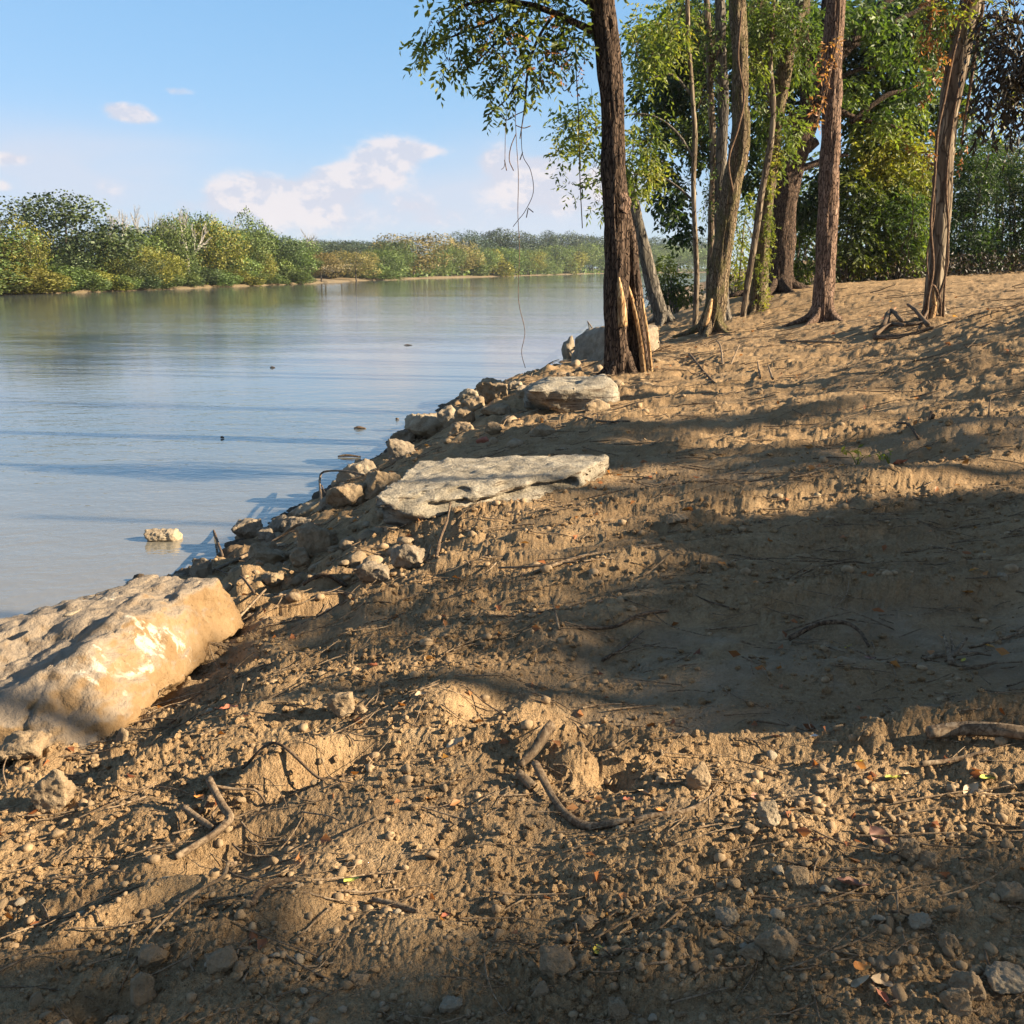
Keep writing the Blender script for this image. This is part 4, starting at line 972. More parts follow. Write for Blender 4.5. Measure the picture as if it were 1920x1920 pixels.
# ------------------------------------------------------------------ gravel
def gravel():
    rng = np.random.RandomState(77)
    n = 9000
    # positions spread by view so that size on the ground stays plausible
    r = 1.6*np.exp(rng.rand(n)*2.1); a = np.radians(-32+64*rng.rand(n)); x, y = r*np.sin(a), r*np.cos(a)
    dens = .30+.9*sstep(-.2,1.2,x)*(1-sstep(2.6,3.2,y)) + .35*(1-sstep(2.0,3.0,y)); dens *= (1-.45*compact(x, y))
    b = base_z(x, y); keep = (rng.rand(n) < dens*1.1*(.5+.5*sstep(-.3,.3,fbm2(x*1.5,y*1.5,2,55)))) & (b > WATER+.1)
    x, y = x[keep], y[keep]; n = len(x)
    s = .005+.022*rng.rand(n)**4.6; s = s*(1+.25*np.hypot(x, y)/3)
    z = ground_z(x, y)
    vis = s/np.hypot(x, y); order = np.argsort(-vis)
    meshes = []
    for k in range(14):
        V, Fc = rand_rock(np.random.RandomState(300+k), 2, (1,.8,.62), 9, sharp=24, rough=.12, seed=k)
        meshes.append(mk('stone', V, Fc, M['pebble_pale' if k % 13 == 0 else 'pebble'], link=False))
    for k, i in enumerate(order[:280]):
        o = bpy.data.objects.new('stone', meshes[k % 14]); COL.objects.link(o); o.parent = GROUND
        o.location = (x[i], y[i], z[i]+s[i]*.25); o.scale = (s[i], s[i]*(.7+.5*rng.rand()), s[i]*(.7+.4*rng.rand())); o.rotation_euler = (rng.rand()*.8, rng.rand()*.8, rng.rand()*6.3)
    mb = MB(); U, Fc = ICO[1]
    for i in order[280:]:
        sc = s[i]*np.array([1,.6+.5*rng.rand(),.5+.4*rng.rand()]); V = U*(.8+.35*rng.rand(len(U)))[:,None]*sc
        t = rng.rand()*6.3; c_, s_ = math.cos(t), math.sin(t); V = np.column_stack([V[:,0]*c_-V[:,1]*s_, V[:,0]*s_+V[:,1]*c_, V[:,2]])
        mb.add(V+[x[i], y[i], z[i]+s[i]*.15], Fc)
    o = mb.build('gravel', M['pebble'], GROUND); tag(o, kind='stuff'); print('gravel', n)
gravel()
def crumbs():
    rng = np.random.RandomState(88); n = 30000; r = 1.55*np.exp(rng.rand(n)**1.2*1.75); a = np.radians(-32+64*rng.rand(n)); x, y = r*np.sin(a), r*np.cos(a)
    k = (fbm2(x*1.3, y*1.3, 3, 57) > -.15+.5*rng.rand(n)-.25) & (base_z(x, y) > WATER+.15) & (rng.rand(n) > .4*compact(x, y)); x, y = x[k][:11000], y[k][:11000]; n = len(x); z = ground_z(x, y)
    s_ = (.0022+.0075*rng.rand(n)**3)*(1+r[k][:n]*.28); U, Fc = ICO[1]
    V = U[None]*(.65+.6*rng.rand(n, len(U), 1))*(s_[:,None]*np.stack([np.ones(n), .6+.5*rng.rand(n), .5+.4*rng.rand(n)], 1))[:,None,:]
    t = rng.rand(n)*6.3; c_, q_ = np.cos(t)[:,None], np.sin(t)[:,None]; V = np.stack([V[:,:,0]*c_-V[:,:,1]*q_, V[:,:,0]*q_+V[:,:,1]*c_, V[:,:,2]], -1)
    V = V+np.stack([x, y, z+s_*.35], -1)[:,None,:]; Fc = (Fc[None]+np.arange(n)[:,None,None]*len(U)).reshape(-1, 3)
    tag(mk('soil_crumbs', V.reshape(-1,3), Fc, M['soil'], GROUND, smooth=False), kind='stuff')
crumbs()
# rubble on the bank slope: small broken stones
def rubble():
    rng = np.random.RandomState(78); mb = MB(); U, Fc = ICO[2]
    P = []
    for px, py, sx, sy, k in [(520,1030,110,60,34),(640,1040,80,50,26),(800,840,90,50,40),(900,790,70,50,34),(700,960,60,50,26),(1000,700,90,25,24),(430,1120,60,60,16),(1180,700,50,30,24),(640,900,60,40,24),(560,1100,120,40,20)]:
        for _ in range(k): P.append((px+sx*rng.randn()*.6, py+sy*rng.randn()*.6))
    for px, py in P:
        if py < 560: continue
        g = on_ground(px, py, -.4)
        if g[2] < WATER-.05 or not np.isfinite(g).all() or g[1] > 40: continue
        s = (.02+.05*rng.rand()**2)*(.6+g[1]/14); sc = s*np.array([1,.7+.4*rng.rand(),.5+.4*rng.rand()])
        nz = unit(rng.normal(size=(9,3))); dd = .55+.3*rng.rand(9); V = U*np.minimum(1, (dd[None]/np.maximum(U@nz.T, 1e-3)).min(1))[:,None]*sc*1.25
        t = rng.rand()*6.3; c_, s_ = math.cos(t), math.sin(t); V = np.column_stack([V[:,0]*c_-V[:,1]*s_, V[:,0]*s_+V[:,1]*c_, V[:,2]])
        mb.add(V+[g[0], g[1], g[2]+s*.2], Fc)
    tag(mb.build('rubble', M['rock_tan'], GROUND), kind='stuff')
rubble()

# ------------------------------------------------------------------ sticks and roots
def path_on_ground(pts, lift):
    out = []
    for p in pts:
        g = on_ground(p[0], p[1]); l = (p[2] if len(p) > 2 else 0)
        out.append([g[0], g[1], g[2]+lift+l])
    return np.array(out)
def stick(name, pts, w0, w1, label, mat='dead', cat='stick', forks=(), lift=None, seed=0, seg=9, group=None):
    """pts: photo pixels (px,py[,metres above ground]); widths in photo pixels"""
    g0 = on_ground(pts[0][0], pts[0][1]); d = math.hypot(g0[1], 1.6)
    r0, r1 = w0/F*d/2*.84, w1/F*d/2*.84
    P = path_on_ground(pts, r0*.75 if lift is None else lift); rad = np.linspace(r0, r1, len(P)); o0 = P[0].copy()
    n = max(8, len(P)*6)
    o = mk(name, *tube(P-o0, rad, seg, n, rough=.22, seed=seed+1), M[mat])
    o.location = o0; tag(o, label, cat, group)
    for i, (fp, a, b) in enumerate(forks):
        Q = path_on_ground(fp, r0*.6)-o0
        mk('side_branch', *tube(Q, np.linspace(a/F*d/2, b/F*d/2, len(Q)), 7, max(6, len(Q)*5), rough=.2, seed=seed+i+5), M[mat], o)
    return o
stick('curved_root', [(1003,1462,.04),(1030,1500,.02),(1060,1530),(1100,1548),(1150,1556),(1185,1556)], 15, 17, 'long curved root lying across the front, dark left half', 'dead', 'root', seed=1)
stick('curved_root', [(1187,1558),(1230,1550),(1280,1540),(1320,1522,.01),(1348,1504,.03)], 15, 3, 'tapering lit branch meeting the right end of the curved root', 'dead', 'branch', seed=2)
stick('broken_stick', [(972,1478,.03),(1000,1492,.01)], 18, 20, 'short cut stub left of the curved root', 'dead', seed=3)
stick('root_stump', [(1034,1418,.05),(1022,1426,.035),(1000,1438,.02),(975,1450,0)], 24, 16, 'thick root stub poking out of the lit mound', 'dead', 'root', seed=4)
stick('log', [(1738,1404,.02),(1800,1398,.02),(1860,1408,.02),(1925,1414,.02),(2050,1420,.02)], 27, 30, 'thick dusty log entering at the right edge', 'dead', 'log', seed=5, seg=16)
stick('broken_stick', [(1725,1442),(1780,1434),(1850,1428)], 14, 6, 'thinner stick in front of the thick dusty log', 'dead', seed=6)
stick('root_stump', [(395,1510,.05),(420,1535,.04),(432,1548,.02),(410,1572,.02),(370,1590,.01),(330,1610,0)], 17, 14, 'knotty hooked root at lower left by the orange leaf', 'dead', 'root',
      [([(395,1512),(380,1530),(355,1545)],7,4), ([(400,1510,.03),(440,1505,.02),(480,1502,.02),(500,1510)],6,4), ([(412,1525,.02),(398,1535),(410,1560)],5,3)], seed=7)
stick('broken_stick', [(345,1537,.02),(375,1552,.02),(402,1564,.01)], 13, 14, 'short grey stick inside the bend of the hooked root', 'dead', seed=8)
stick('pale_twig', [(430,1640,.05),(420,1665,.02),(380,1700,.02),(340,1730,.01),(290,1780,.01),(255,1830,.02),(220,1860,.01)], 8, 3, 'long pale forked twig running down the lower left soil', 'dead', 'twig',
      [([(425,1650,.03),(450,1665,.02),(500,1678,.01)],4,2), ([(358,1715,.01),(357,1740),(345,1765)],3,2), ([(430,1640,.04),(440,1615,.03)],8,10)], seed=9)
stick('thin_root', [(435,1572,.01),(460,1588,.02),(500,1590,.01),(535,1592)], 5, 3, 'thin wiry root right of the hooked root', 'dead', 'root', seed=10)
stick('broken_stick', [(700,1692,.01),(735,1704,.01),(785,1722,.0)], 13, 11, 'short brown stick with a dark end in the sunlit patch', 'dead', seed=11)
stick('root_piece', [(555,1695,.02),(520,1712,.03),(490,1730,.02),(475,1752,0)], 9, 14, 'earthy root with hairy end at lower left centre', 'dead_dark', 'root', seed=12)
stick('dirt_root', [(455,1455,.02),(520,1450,.02),(600,1472,.02),(650,1458,.0)], 6, 7, 'dark root in the shaded hollow, front left of centre', 'dead_dark', 'root', seed=13)
stick('driftwood', [(1480,1196,.02),(1530,1186,.05),(1580,1182,.05),(1610,1186,.03),(1630,1200,0)], 13, 7, 'dark arched driftwood root in the deep shade', 'dead_dark', 'driftwood', seed=14)
s_ = stick('root_stump', [(1735,1218,.01),(1765,1216,.03),(1790,1222,.03),(1830,1216,.02),(1860,1219)], 12, 5, 'splintered root crown with grey prongs in the deep shade', 'dead', 'root',
      [([(1785,1240,.0),(1778,1222,.05),(1768,1205,.10)],14,4), ([(1785,1232,.02),(1786,1215,.06),(1780,1200,.10)],9,3), ([(1788,1228,.02),(1805,1208,.06),(1812,1202,.07)],9,6), ([(1790,1240,0),(1830,1248,.01),(1870,1238,.01)],8,5)], seed=15)
stick('thin_stick', [(1820,1188),(1870,1180,.01),(1925,1168,.01)], 7, 7, 'thin straight stick at the right edge in deep shade', 'dead', seed=16)
stick('thin_stick', [(1085,1192),(1150,1180),(1200,1166,.01),(1252,1155,.01)], 8, 7, 'dark stick in the shade near the tip of the big shadow', 'dead_dark', seed=17)
stick('thin_stick', [(1130,1228),(1170,1206,.01),(1205,1182,.01)], 7, 5, 'second dark stick crossing below the one at the shadow tip', 'dead_dark', seed=18)
stick('thin_stick', [(1275,1125),(1320,1142),(1380,1152)], 4, 3, 'thin curved twig in the shade, middle of the photo', 'dead_dark', 'twig', seed=19)
stick('bank_stick', [(395,1076,.02),(450,1044,.03),(510,1018,.04),(560,1002,.05),(585,996,.05)], 8, 9, 'long bark-covered stick lying up the bank by the water', 'dead', seed=20)
stick('stake', [(418,1050,0),(410,1034,.09),(400,1014,.2)], 6, 7, 'short reddish stake sticking up at the waterline', 'dead_dark', 'stick', seed=21)
stick('bark_strip', [(355,1248,.02),(400,1216,.03),(450,1178,.04),(500,1138,.04)], 13, 5, 'split bark strip along the upper edge of the big boulder foot', 'dead', 'stick', [([(400,1222,.02),(440,1190,.03),(470,1160,.03)],8,4)], seed=22)
stick('curled_root', [(478,1140,.02),(455,1110,.03),(440,1085,.04),(400,1070,.05)], 6, 4, 'curled root rising behind the right end of the boulder', 'dead_dark', 'root', seed=23)
stick('flat_stick', [(570,1112),(610,1102,.01),(650,1092,.01)], 11, 8, 'dark wet stick among the stones below the pointed boulder', 'dead_dark', seed=24)
stick('flat_stick', [(575,1122),(620,1112),(672,1108)], 11, 9, 'lighter stick in front of the dark wet one', 'dead', seed=25)
stick('forked_twig', [(818,1052,0),(826,1030,.06),(838,1004,.07),(845,985,.1)], 8, 5, 'upright dark twig below the slab', 'dead_dark', 'twig', seed=26)
stick('thin_stick', [(780,1062,.01),(800,1050,.03),(808,1036,.06)], 8, 6, 'pale stub leaning beside the dark rounded stone', 'dead', seed=27)
stick('bent_twig', [(604,972,0),(602,945,.12),(601,926,.2),(610,918,.22),(650,916,.18),(685,915,.12)], 7, 5, 'bent twig hooked over the shaded bank', 'dead', 'twig', [([(604,930,.16),(612,940,.1),(622,926,.15)],3,2)], seed=28)
stick('long_stick', [(1000,1094),(1060,1078,.02),(1130,1066,.02),(1240,1056,.01)], 8, 6, 'long thin stick on the lit soil left of the shadow', 'dead', seed=29)
stick('long_stick', [(935,1070,.02),(980,1082,.02),(1040,1080,.02),(1150,1078)], 5, 5, 'long stick crossing the one left of the shadow', 'dead', seed=30)
stick('short_twig', [(1048,1200,0),(1042,1186,.03),(1032,1168,.07)], 5, 3, 'small upright twig near the tip of the big shadow', 'dead', 'twig', seed=31)
stick('leaning_branch', [(1138,688,.02),(1120,650,.28),(1095,612,.62),(1075,582,.9),(1064,562,1.06)], 9, 4, 'long branch leaning left out over the water beside the split tree', 'dead', 'branch',
      [([(1136,680,.05),(1125,660,.15),(1118,640,.35)],6,4)], seed=32)
stick('leaning_branch', [(1092,702,.02),(1076,678,.18),(1056,652,.38)], 9, 5, 'shorter broken branch leaning left below the long one', 'dead', 'branch', seed=33)
stick('crossing_twig', [(1140,640,.25),(1115,632,.35),(1095,655,.2)], 5, 3, 'pale twig crossing the dark face of the stone block', 'dead', 'twig', seed=34)
stick('fallen_twig', [(1292,672,.03),(1320,700,.03),(1340,725,.02)], 5, 4, 'dark twig on the lit slope right of the split tree', 'dead_dark', 'twig', seed=35)
stick('fallen_twig', [(1465,640,.02),(1520,645,.02),(1578,650,.02)], 5, 4, 'thin stick on the lit slope in front of the reddish trunk', 'dead', 'twig', seed=36)
stick('fallen_twig', [(1085,785,.02),(1130,798,.02),(1180,806,.01)], 5, 4, 'dark twig below the flat-topped pale rock', 'dead_dark', 'twig', seed=37)
stick('root_clump', [(1640,640,.06),(1670,625,.12),(1700,628,.1),(1740,620,.1)], 11, 7, 'dark root heap at the foot of the vine-wrapped tree', 'dead_dark', 'root',
      [([(1655,628,.1),(1668,612,.22),(1690,622,.12)],14,8), ([(1700,598,.25),(1715,610,.2),(1740,625,.08)],6,9), ([(1640,642,.03),(1700,640,.05),(1750,632,.02)],9,6), ([(1720,630,.04),(1735,610,.15),(1745,595,.25)],6,4)], seed=38)
stick('upright_stub', [(1745,830,.02),(1740,822,.05),(1742,812,.1)], 8, 6, 'dark stub standing in the middle of the right slope', 'dead_dark', 'stick', [([(1720,852,0),(1700,838,.05),(1680,824,.1)],5,4)], seed=39)
stick('upright_stub', [(1850,800,.02),(1852,790,.05),(1854,775,.09)], 5, 3, 'thin upright stub on the mound near the right edge', 'dead_dark', 'stick', seed=40)
stick('forked_twig', [(1355,690,.02),(1350,670,.1),(1342,660,.2)], 5, 3, 'pale twig poking from the brush heap left of the reddish trunk', 'dead', 'twig', [([(1370,690,.02),(1385,668,.12)],4,3), ([(1425,712,.02),(1420,690,.12)],4,3), ([(1448,718,.02),(1440,700,.1)],4,3)], seed=41)
# twig litter everywhere
def litter():
    rng = np.random.RandomState(79); mb = MB(); n = 0
    for _ in range(3000):
        r = 1.7*math.exp(rng.rand()**.75*2.95); a = R(-31+62*rng.rand()); x, y = r*math.sin(a), r*math.cos(a)
        zz = float(base_z(x, y)[0])
        if zz < WATER+.15 or rng.rand() < .2*float(compact(np.array([x]), np.array([y]))[0]): continue
        L = (.04+.16*rng.rand()**2)*(1+r/7); th = rng.rand()*6.3 if rng.rand() < .4 else rng.normal()*.35; k = 4
        t = np.linspace(-.5, .5, k); cv = rng.normal()*.3
        X = x+L*(t*math.cos(th)-cv*t*t*math.sin(th)); Y = y+L*(t*math.sin(th)+cv*t*t*math.cos(th)); Z = ground_z(X, Y)
        Z = .5*Z+.5*np.linspace(Z[0], Z[-1], k)+.004+ .002*r + (rng.rand()*L*.25*(t+.5) if rng.rand() < .25 else 0)
        w_ = (.0009+.0018*rng.rand())*(1+r/5)
        mb.add(*tube(np.column_stack([X,Y,Z]), np.linspace(w_, w_*.5, k), 4, 6, cap=False)); n += 1
    tag(mb.build('twig_litter', M['dead'], GROUND), kind='stuff')
litter()

# ------------------------------------------------------------------ fallen leaves
def leaf_mesh_fallen(seed, curl=.5, nx=8, ny=6, asp=.55):
    rng = np.random.RandomState(seed); V = []
    for i in range(nx+1):
        t = i/nx; wv = math.sin(math.pi*t**.8)**.75*asp*.5+.004
        for j in range(-ny//2, ny//2+1):
            s = j/(ny/2); y = wv*s*(1+.08*math.sin(t*40))
            z = curl*(.35*y*y/asp*2 + .22*(t-.45)**2) + .015*math.sin(t*22)*abs(s) + .02*rng.randn()*abs(s)
            V.append((t-.5, y, z))
    m_ = ny+1; Fc = [(i*m_+j, (i+1)*m_+j, (i+1)*m_+j+1, i*m_+j+1) for i in range(nx) for j in range(ny)]
    k = len(V); V += [(-.5,.006,.05*curl),(-.5,-.006,.05*curl),(-.72,.004,.12*curl+.03),(-.72,-.004,.12*curl+.03)]; Fc += [(k,k+1,k+3,k+2)]
    return np.array(V), np.array(Fc)
def lmat(name, a, b_):
    m, nt, out = nmat(name); q = NB(nt); v = q.coord('Object'); n = q.noise(v, 5, 4, .6)
    w_ = q.n('ShaderNodeTexWave', {'Vector': q.coord('Object', (1,1,1)), 'Scale': 7.0, 'Distortion': 1.5}).outputs['Fac']
    c = q.mix(q.mr(n, .35, .65), a, b_); q.bsdf(out, c, .6, q.bump(w_, .6, .02), .4); return m
LM = {'yellow': lmat('yellow_leaf', (.48,.38,.03), (.62,.52,.10)), 'red': lmat('red_leaf', (.35,.10,.05), (.45,.18,.10)), 'brown': lmat('brown_leaf', (.20,.085,.05), (.32,.17,.12)),
      'orange': lmat('orange_leaf', (.42,.15,.03), (.52,.25,.06)), 'tan': lmat('tan_leaf', (.34,.24,.14), (.46,.34,.22)), 'green': lmat('green_yellow_leaf', (.35,.38,.05), (.50,.50,.12)), 'grey': lmat('grey_leaf', (.42,.40,.36), (.52,.5,.45))}
FL = [(1125,1787,44,'yellow',1.3,'bright yellow folded leaf on the shaded gravel'),(1180,1812,24,'red',.5,'small red leaf below and right of the yellow leaf'),
      (1650,1588,48,'brown',.9,'large ribbed reddish-brown leaf at the right'),(1595,1690,50,'brown',1.6,'rolled pinkish-brown leaf below the large ribbed one'),(1530,1612,34,'brown',1.2,'dark brown leaf left of the large ribbed one'),
      (1615,1838,40,'orange',1.4,'orange-brown curled leaf, upper one of the bottom right cluster'),(1652,1855,36,'tan',1.4,'golden curled leaf right in the bottom right cluster'),(1612,1860,34,'tan',1.0,'pale green-tan leaf left in the bottom right cluster'),(1655,1885,34,'red',1.3,'dark red leaf lowest in the bottom right cluster'),
      (374,1508,28,'orange',1.6,'orange papery leaf beside the hooked root'),(430,1352,30,'red',1.4,'russet curled leaf in the sunlit soil right of the boulder'),(560,1128,16,'tan',1.,'tan leaf among stones on the bank'),
      (1852,1470,34,'green',1.2,'yellow-green leaf standing in the right lit strip'),(1675,1460,34,'green',1.3,'olive leaf fragment in the right lit strip, centre'),(1612,1440,20,'yellow',1.2,'small curled yellow leaf left of the olive leaf fragment'),(1820,1492,34,'tan',1.5,'rolled striped tan leaf below the yellow-green one'),
      (1705,1450,18,'tan',1.2,'pale scrap of leaf right of the olive fragment'),(1178,1510,26,'red',.8,'pinkish leaf under the bend of the curved root'),(1208,1500,30,'tan',1.2,'dry tan leaf right of the pinkish one'),(1240,1538,20,'orange',1.3,'orange scrap resting on the curved root'),
      (1420,1490,30,'brown',1.5,'crumpled brown leaf right of the upright stone'),(1815,1118,26,'orange',.8,'russet leaf lying in the deep shade at right'),(1413,1116,24,'orange',1.0,'orange leaf in the middle of the shade'),(1500,1072,18,'orange',1.0,'orange leaf in the shade, upper'),(1355,1072,22,'orange',.9,'golden-brown leaf in the shade, upper left'),
      (1455,1390,24,'brown',.8,'brown leaf in the smooth rut'),(1523,1385,20,'grey',.7,'small pale leaf in the smooth rut'),(1632,1228,28,'brown',1.1,'brown leaf below the arched driftwood'),(1590,1206,16,'yellow',1.1,'small yellow leaf beside the arched driftwood'),(1808,1225,14,'yellow',1.0,'small yellow leaf on the splintered root crown'),
      (1645,898,22,'yellow',1.1,'yellow leaf beside the green weed'),(1685,905,26,'red',1.3,'reddish leaf right of the green weed'),(1288,972,20,'orange',1.2,'orange leaf at the sunlit edge of the shade'),(660,1660,30,'green',1.1,'pale lime leaf sliver on the sunlit patch, front'),(838,1712,22,'red',1.0,'red-brown leaf near the short brown stick'),
      (810,1504,22,'orange',1.3,'small orange leaf in front of the hollow'),(700,1268,26,'red',1.4,'dark red leaf scrap in the sunlit soil'),(855,1414,34,'tan',1.2,'pale perforated scrap in the lit strip'),(790,1330,22,'tan',1.2,'small white-tan scrap in the lit soil'),(1100,1500,18,'brown',1.2,'brown scrap below the mound')]
LFM = [leaf_mesh_fallen(s, 1.0) for s in range(4)]
for i, (px, py, w_, mt, curl, lb) in enumerate(FL):
    g = on_ground(px, py); d = math.hypot(g[1], 1.6); L = w_/F*d*1.15; V, Fc = leaf_mesh_fallen(i, curl)
    o = mk('fallen_leaf', V*L, Fc, LM[mt]); o.location = g+[0,0,.004+L*.06]; rr = random.Random(i); o.rotation_euler = (rr.uniform(-.6,.3), rr.uniform(-.5,.5), rr.uniform(-1.2,1.2)+(1.9 if mt == 'yellow' and i == 0 else 0))
    tag(o, lb, 'leaf')
def leaf_litter():
    rng = np.random.RandomState(80); n = 700; r = 2.2*np.exp(rng.rand(n)**.8*2.6); a = np.radians(-30+60*rng.rand(n)); x, y = r*np.sin(a), r*np.cos(a); b = base_z(x, y)
    k = b > WATER+.2; x, y = x[k], y[k]; z = ground_z(x, y)
    V, Fc = leaf_cards(np.column_stack([x,y,z+.006]), (.02+.02*rng.rand(len(x)))*(1+np.hypot(x,y)/9), rng, 0, .6, .2, rng.normal(size=(len(x),3))*[1,1,.3])
    tag(mk('leaf_litter', V, Fc, M['lf_dry'], GROUND), kind='stuff')
leaf_litter()

# ------------------------------------------------------------------ near trees
def bark_disp(freq, amp, seed, twist=.4):
    def f(th, s):
        u = th*freq/6.2832
        w_ = .5*noise2(u*.6, s*1.7, seed)
        # wrap-safe by blending angle through cos/sin
        a = noise2(np.cos(th)*freq*.34+seed+w_, np.sin(th)*freq*.34+s*twist, seed+1)
        b = noise2(np.cos(th)*freq*.7+seed, np.sin(th)*freq*.7+s*2.0, seed+2)
        c = noise2(np.cos(th)*1.1+s*1.0, np.sin(th)*1.1+s*.6, seed+3)
        return -amp*np.maximum(0, .30-np.abs(a))*3.0 + amp*.5*b + .09*c
    return f
def trunk_pts(L, y, ydrift=0.0):
    P = []; r = []
    for i, (px, py, w_) in enumerate(L):
        p = at_y(px, py, y + ydrift*i/max(1, len(L)-1)); P.append(p); r.append(w_/F*y*.5/cP*.98)
    return np.array(P), np.array(r)
class NearTree:
    def __init__(s, name, base_px, z, label, cat='tree'):
        b = at_z(base_px[0], base_px[1], z); s.y = b[1]; s.b = b
        s.root = empty(name, b); tag(s.root, label, cat); s.o = b
    def stem(s, L, mat, part='trunk', seg=36, dens=7.0, amp=.16, freq=14, seed=1, dy=0, flare=True, sub=None):
        P, r = trunk_pts(L, s.y+dy)
        if flare:
            P = np.vstack([P[0]-[0,0,.35], P]); r = np.r_[r[0]*1.12, r]
        ln = np.linalg.norm(np.diff(P, axis=0), axis=1).sum()
        V, Fc = tube(P-s.o, r, seg, int(max(10, ln*dens)), bark_disp(freq, amp, seed), cap=True)
        if flare and r[1] > .14 and part == 'trunk':
            rg = random.Random(seed); b0 = P[1]-s.o; R0 = r[1]
            for k in range(6):
                a = k*1.047+rg.uniform(-.35,.35); d = np.array([math.cos(a), math.sin(a), 0]); f = rg.uniform(.8,1.35)
                q = [b0+d*R0*.45+[0,0,.42*f], b0+d*R0*.92+[0,0,.14*f], b0+d*R0*1.5*f+[0,0,.02], b0+d*R0*2.6*f+[0,0,-.12]]
                mk('root', *tube(q, [R0*.30, R0*.34, R0*.24, R0*.10], 9, 12, rough=.15, seed=k), M[mat], s.root)
        return mk(part, V, Fc, M[mat], sub or s.root)
    def limbs(s, LL, mat, dy=0, part='limb', seg=7):
        for L in LL:
            d = L[0] if isinstance(L[0], (int, float)) else 0
            L = [q for q in L if not isinstance(q, (int, float))]
            P, r = trunk_pts(L, s.y+dy, d)
            V, Fc = tube(P-s.o, r, seg, len(L)*5, rough=.1, seed=int(L[0][0]))
            mk(part, V, Fc, M[mat], s.root)
    def foliage(s, blobs, mat, n, seed, kind='sprig', part='crown', dy=0, leaf=.10, depth=None, droop=.5, length=.32, twig=True, nl=8, w=.42, tight=1.0):
        rng = np.random.RandomState(seed); P = []; C_ = []
        tot = sum(b[2]*b[3] for b in blobs)
        for b in blobs:
            px, py, rx, ry = b[:4]; c = at_y(px, py, s.y+dy+(b[4] if len(b) > 4 else 0)); k = max(3, int(n*rx*ry/tot))
            e = np.array([rx/F*s.y, depth or max(rx,ry)/F*s.y*1.1, ry/F*s.y]); e = e*tight; q = c+in_ball(k, rng, .15)*e + rng.normal(size=(k,3))*e*.18
            P.append(q); C_.append(np.repeat(c[None], k, 0))
        P = np.concatenate(P); Cn = np.concatenate(C_)
        if kind == 'sprig': V, Fc = sprigs(P, rng, length, leaf, nl, droop, unit(P-Cn)*.8+rng.normal(size=P.shape)*.5, w)
        else: V, Fc = leaf_cards(P, leaf*(.6+.8*rng.rand(len(P))), rng, droop*.6, .62, .15)
        o = mk(part, V-s.o, Fc, M[mat], s.root, smooth=False)
        if twig:
            mb = MB(); k = min(len(P), 260); idx = rng.permutation(len(P))[:k]
            for i in idx:
                c = Cn[i]+.35*(P[i]-Cn[i]); m_ = (c+P[i])/2+[0,0,.05]
                mb.add(*tube(np.array([c, m_, P[i]])-s.o, [.008,.006,.003], 3, 4, cap=False))
            mk('twigs', *mb.get(), M['vine'], s.root)['kind'] = 'stuff'
        return o

# A: split tree at the water
A = NearTree('split_tree', (1162,716), -.12, 'dark furrowed tree with a split foot, nearest the water, arching a leafy branch left')
A.stem([(1162,716,55),(1158,660,48),(1155,580,46),(1157,480,46),(1156,400,46),(1150,330,44),(1150,260,41),(1147,180,40),(1140,100,44),(1131,30,44),(1126,-60,40),(1118,-250,37),(1105,-500,30),(1095,-750,21)], 'bark', seed=3, seg=56, dens=22, amp=.20, freq=16)
A.stem([(1200,690,34),(1194,620,34),(1188,540,32),(1180,460,28),(1170,390,20)], 'bark', 'split_stem', seg=36, dens=20, seed=9, dy=.12, amp=.3, freq=9)
A.limbs([[(1208,700,14),(1202,640,12),(1190,580,9),(1176,530,4)]], 'wood', -.05, 'torn_wood', 9)
A.limbs([[(1222,700,6),(1216,640,6),(1204,560,5)],], 'wood', -.08, 'wood_splinter', 6)
A.limbs([[(1168,612,18),(1166,580,17),(1163,550,12),(1160,520,4)]], 'wood', -.20, 'bare_wood_scar', 8)
A.limbs([[(1164,395,26),(1172,380,22),(1160,362,20)]], 'bark_red', -.1, 'burl', 10)
A.limbs([[(1120,62,16),(1090,48,13),(1040,25,11),(990,8,9),(930,2,7),(870,10,5),(820,45,3)],
         [(1040,24,6),(1010,70,5),(990,130,4),(985,190,3),(975,260,2)],[(1060,34,6),(1050,80,4),(1040,120,3)],
         [(980,8,6),(930,35,5),(870,60,4),(820,80,3),(790,95,2)],[(1000,12,5),(950,60,4),(900,110,3),(860,140,2)],[(1110,10,9),(1060,-20,8),(1000,-40,6),(900,-50,5),(840,-30,3)],[(975,140,4),(950,185,3),(915,215,2)]], 'bark', .0, 'branch')
A.foliage([(800,85,28,30),(815,40,30,26),(840,110,36,30),(862,60,40,34),(880,20,44,22),(850,-20,60,30),(905,90,40,36),(930,45,40,36),(925,135,30,24),(950,10,50,26),(965,110,36,34),(985,65,36,40),(990,150,22,24),(960,180,22,14),(915,200,22,18),(905,185,16,12),(1005,120,30,30),(1030,60,36,36),(1040,120,28,26),(1065,90,30,34),(1085,40,26,30),(1020,10,40,26),(960,-50,120,40),(1080,-20,50,40),(1100,-90,90,60)], 'lf_light', 430, 31, leaf=.115, length=.32, nl=9, tight=.70)
A.foliage([(1050,75,50,40),(940,70,60,40),(1000,120,50,30),(1085,110,26,40)], 'lf_dry', 60, 32, leaf=.06, length=.2, twig=False, part='dry_leaves')
A.foliage([(1100,-400,160,120),(1060,-550,150,120),(1180,-500,140,120),(1000,-300,110,70)], 'lf_green', 450, 33, leaf=.10, length=.4, twig=False, part='upper_crown')

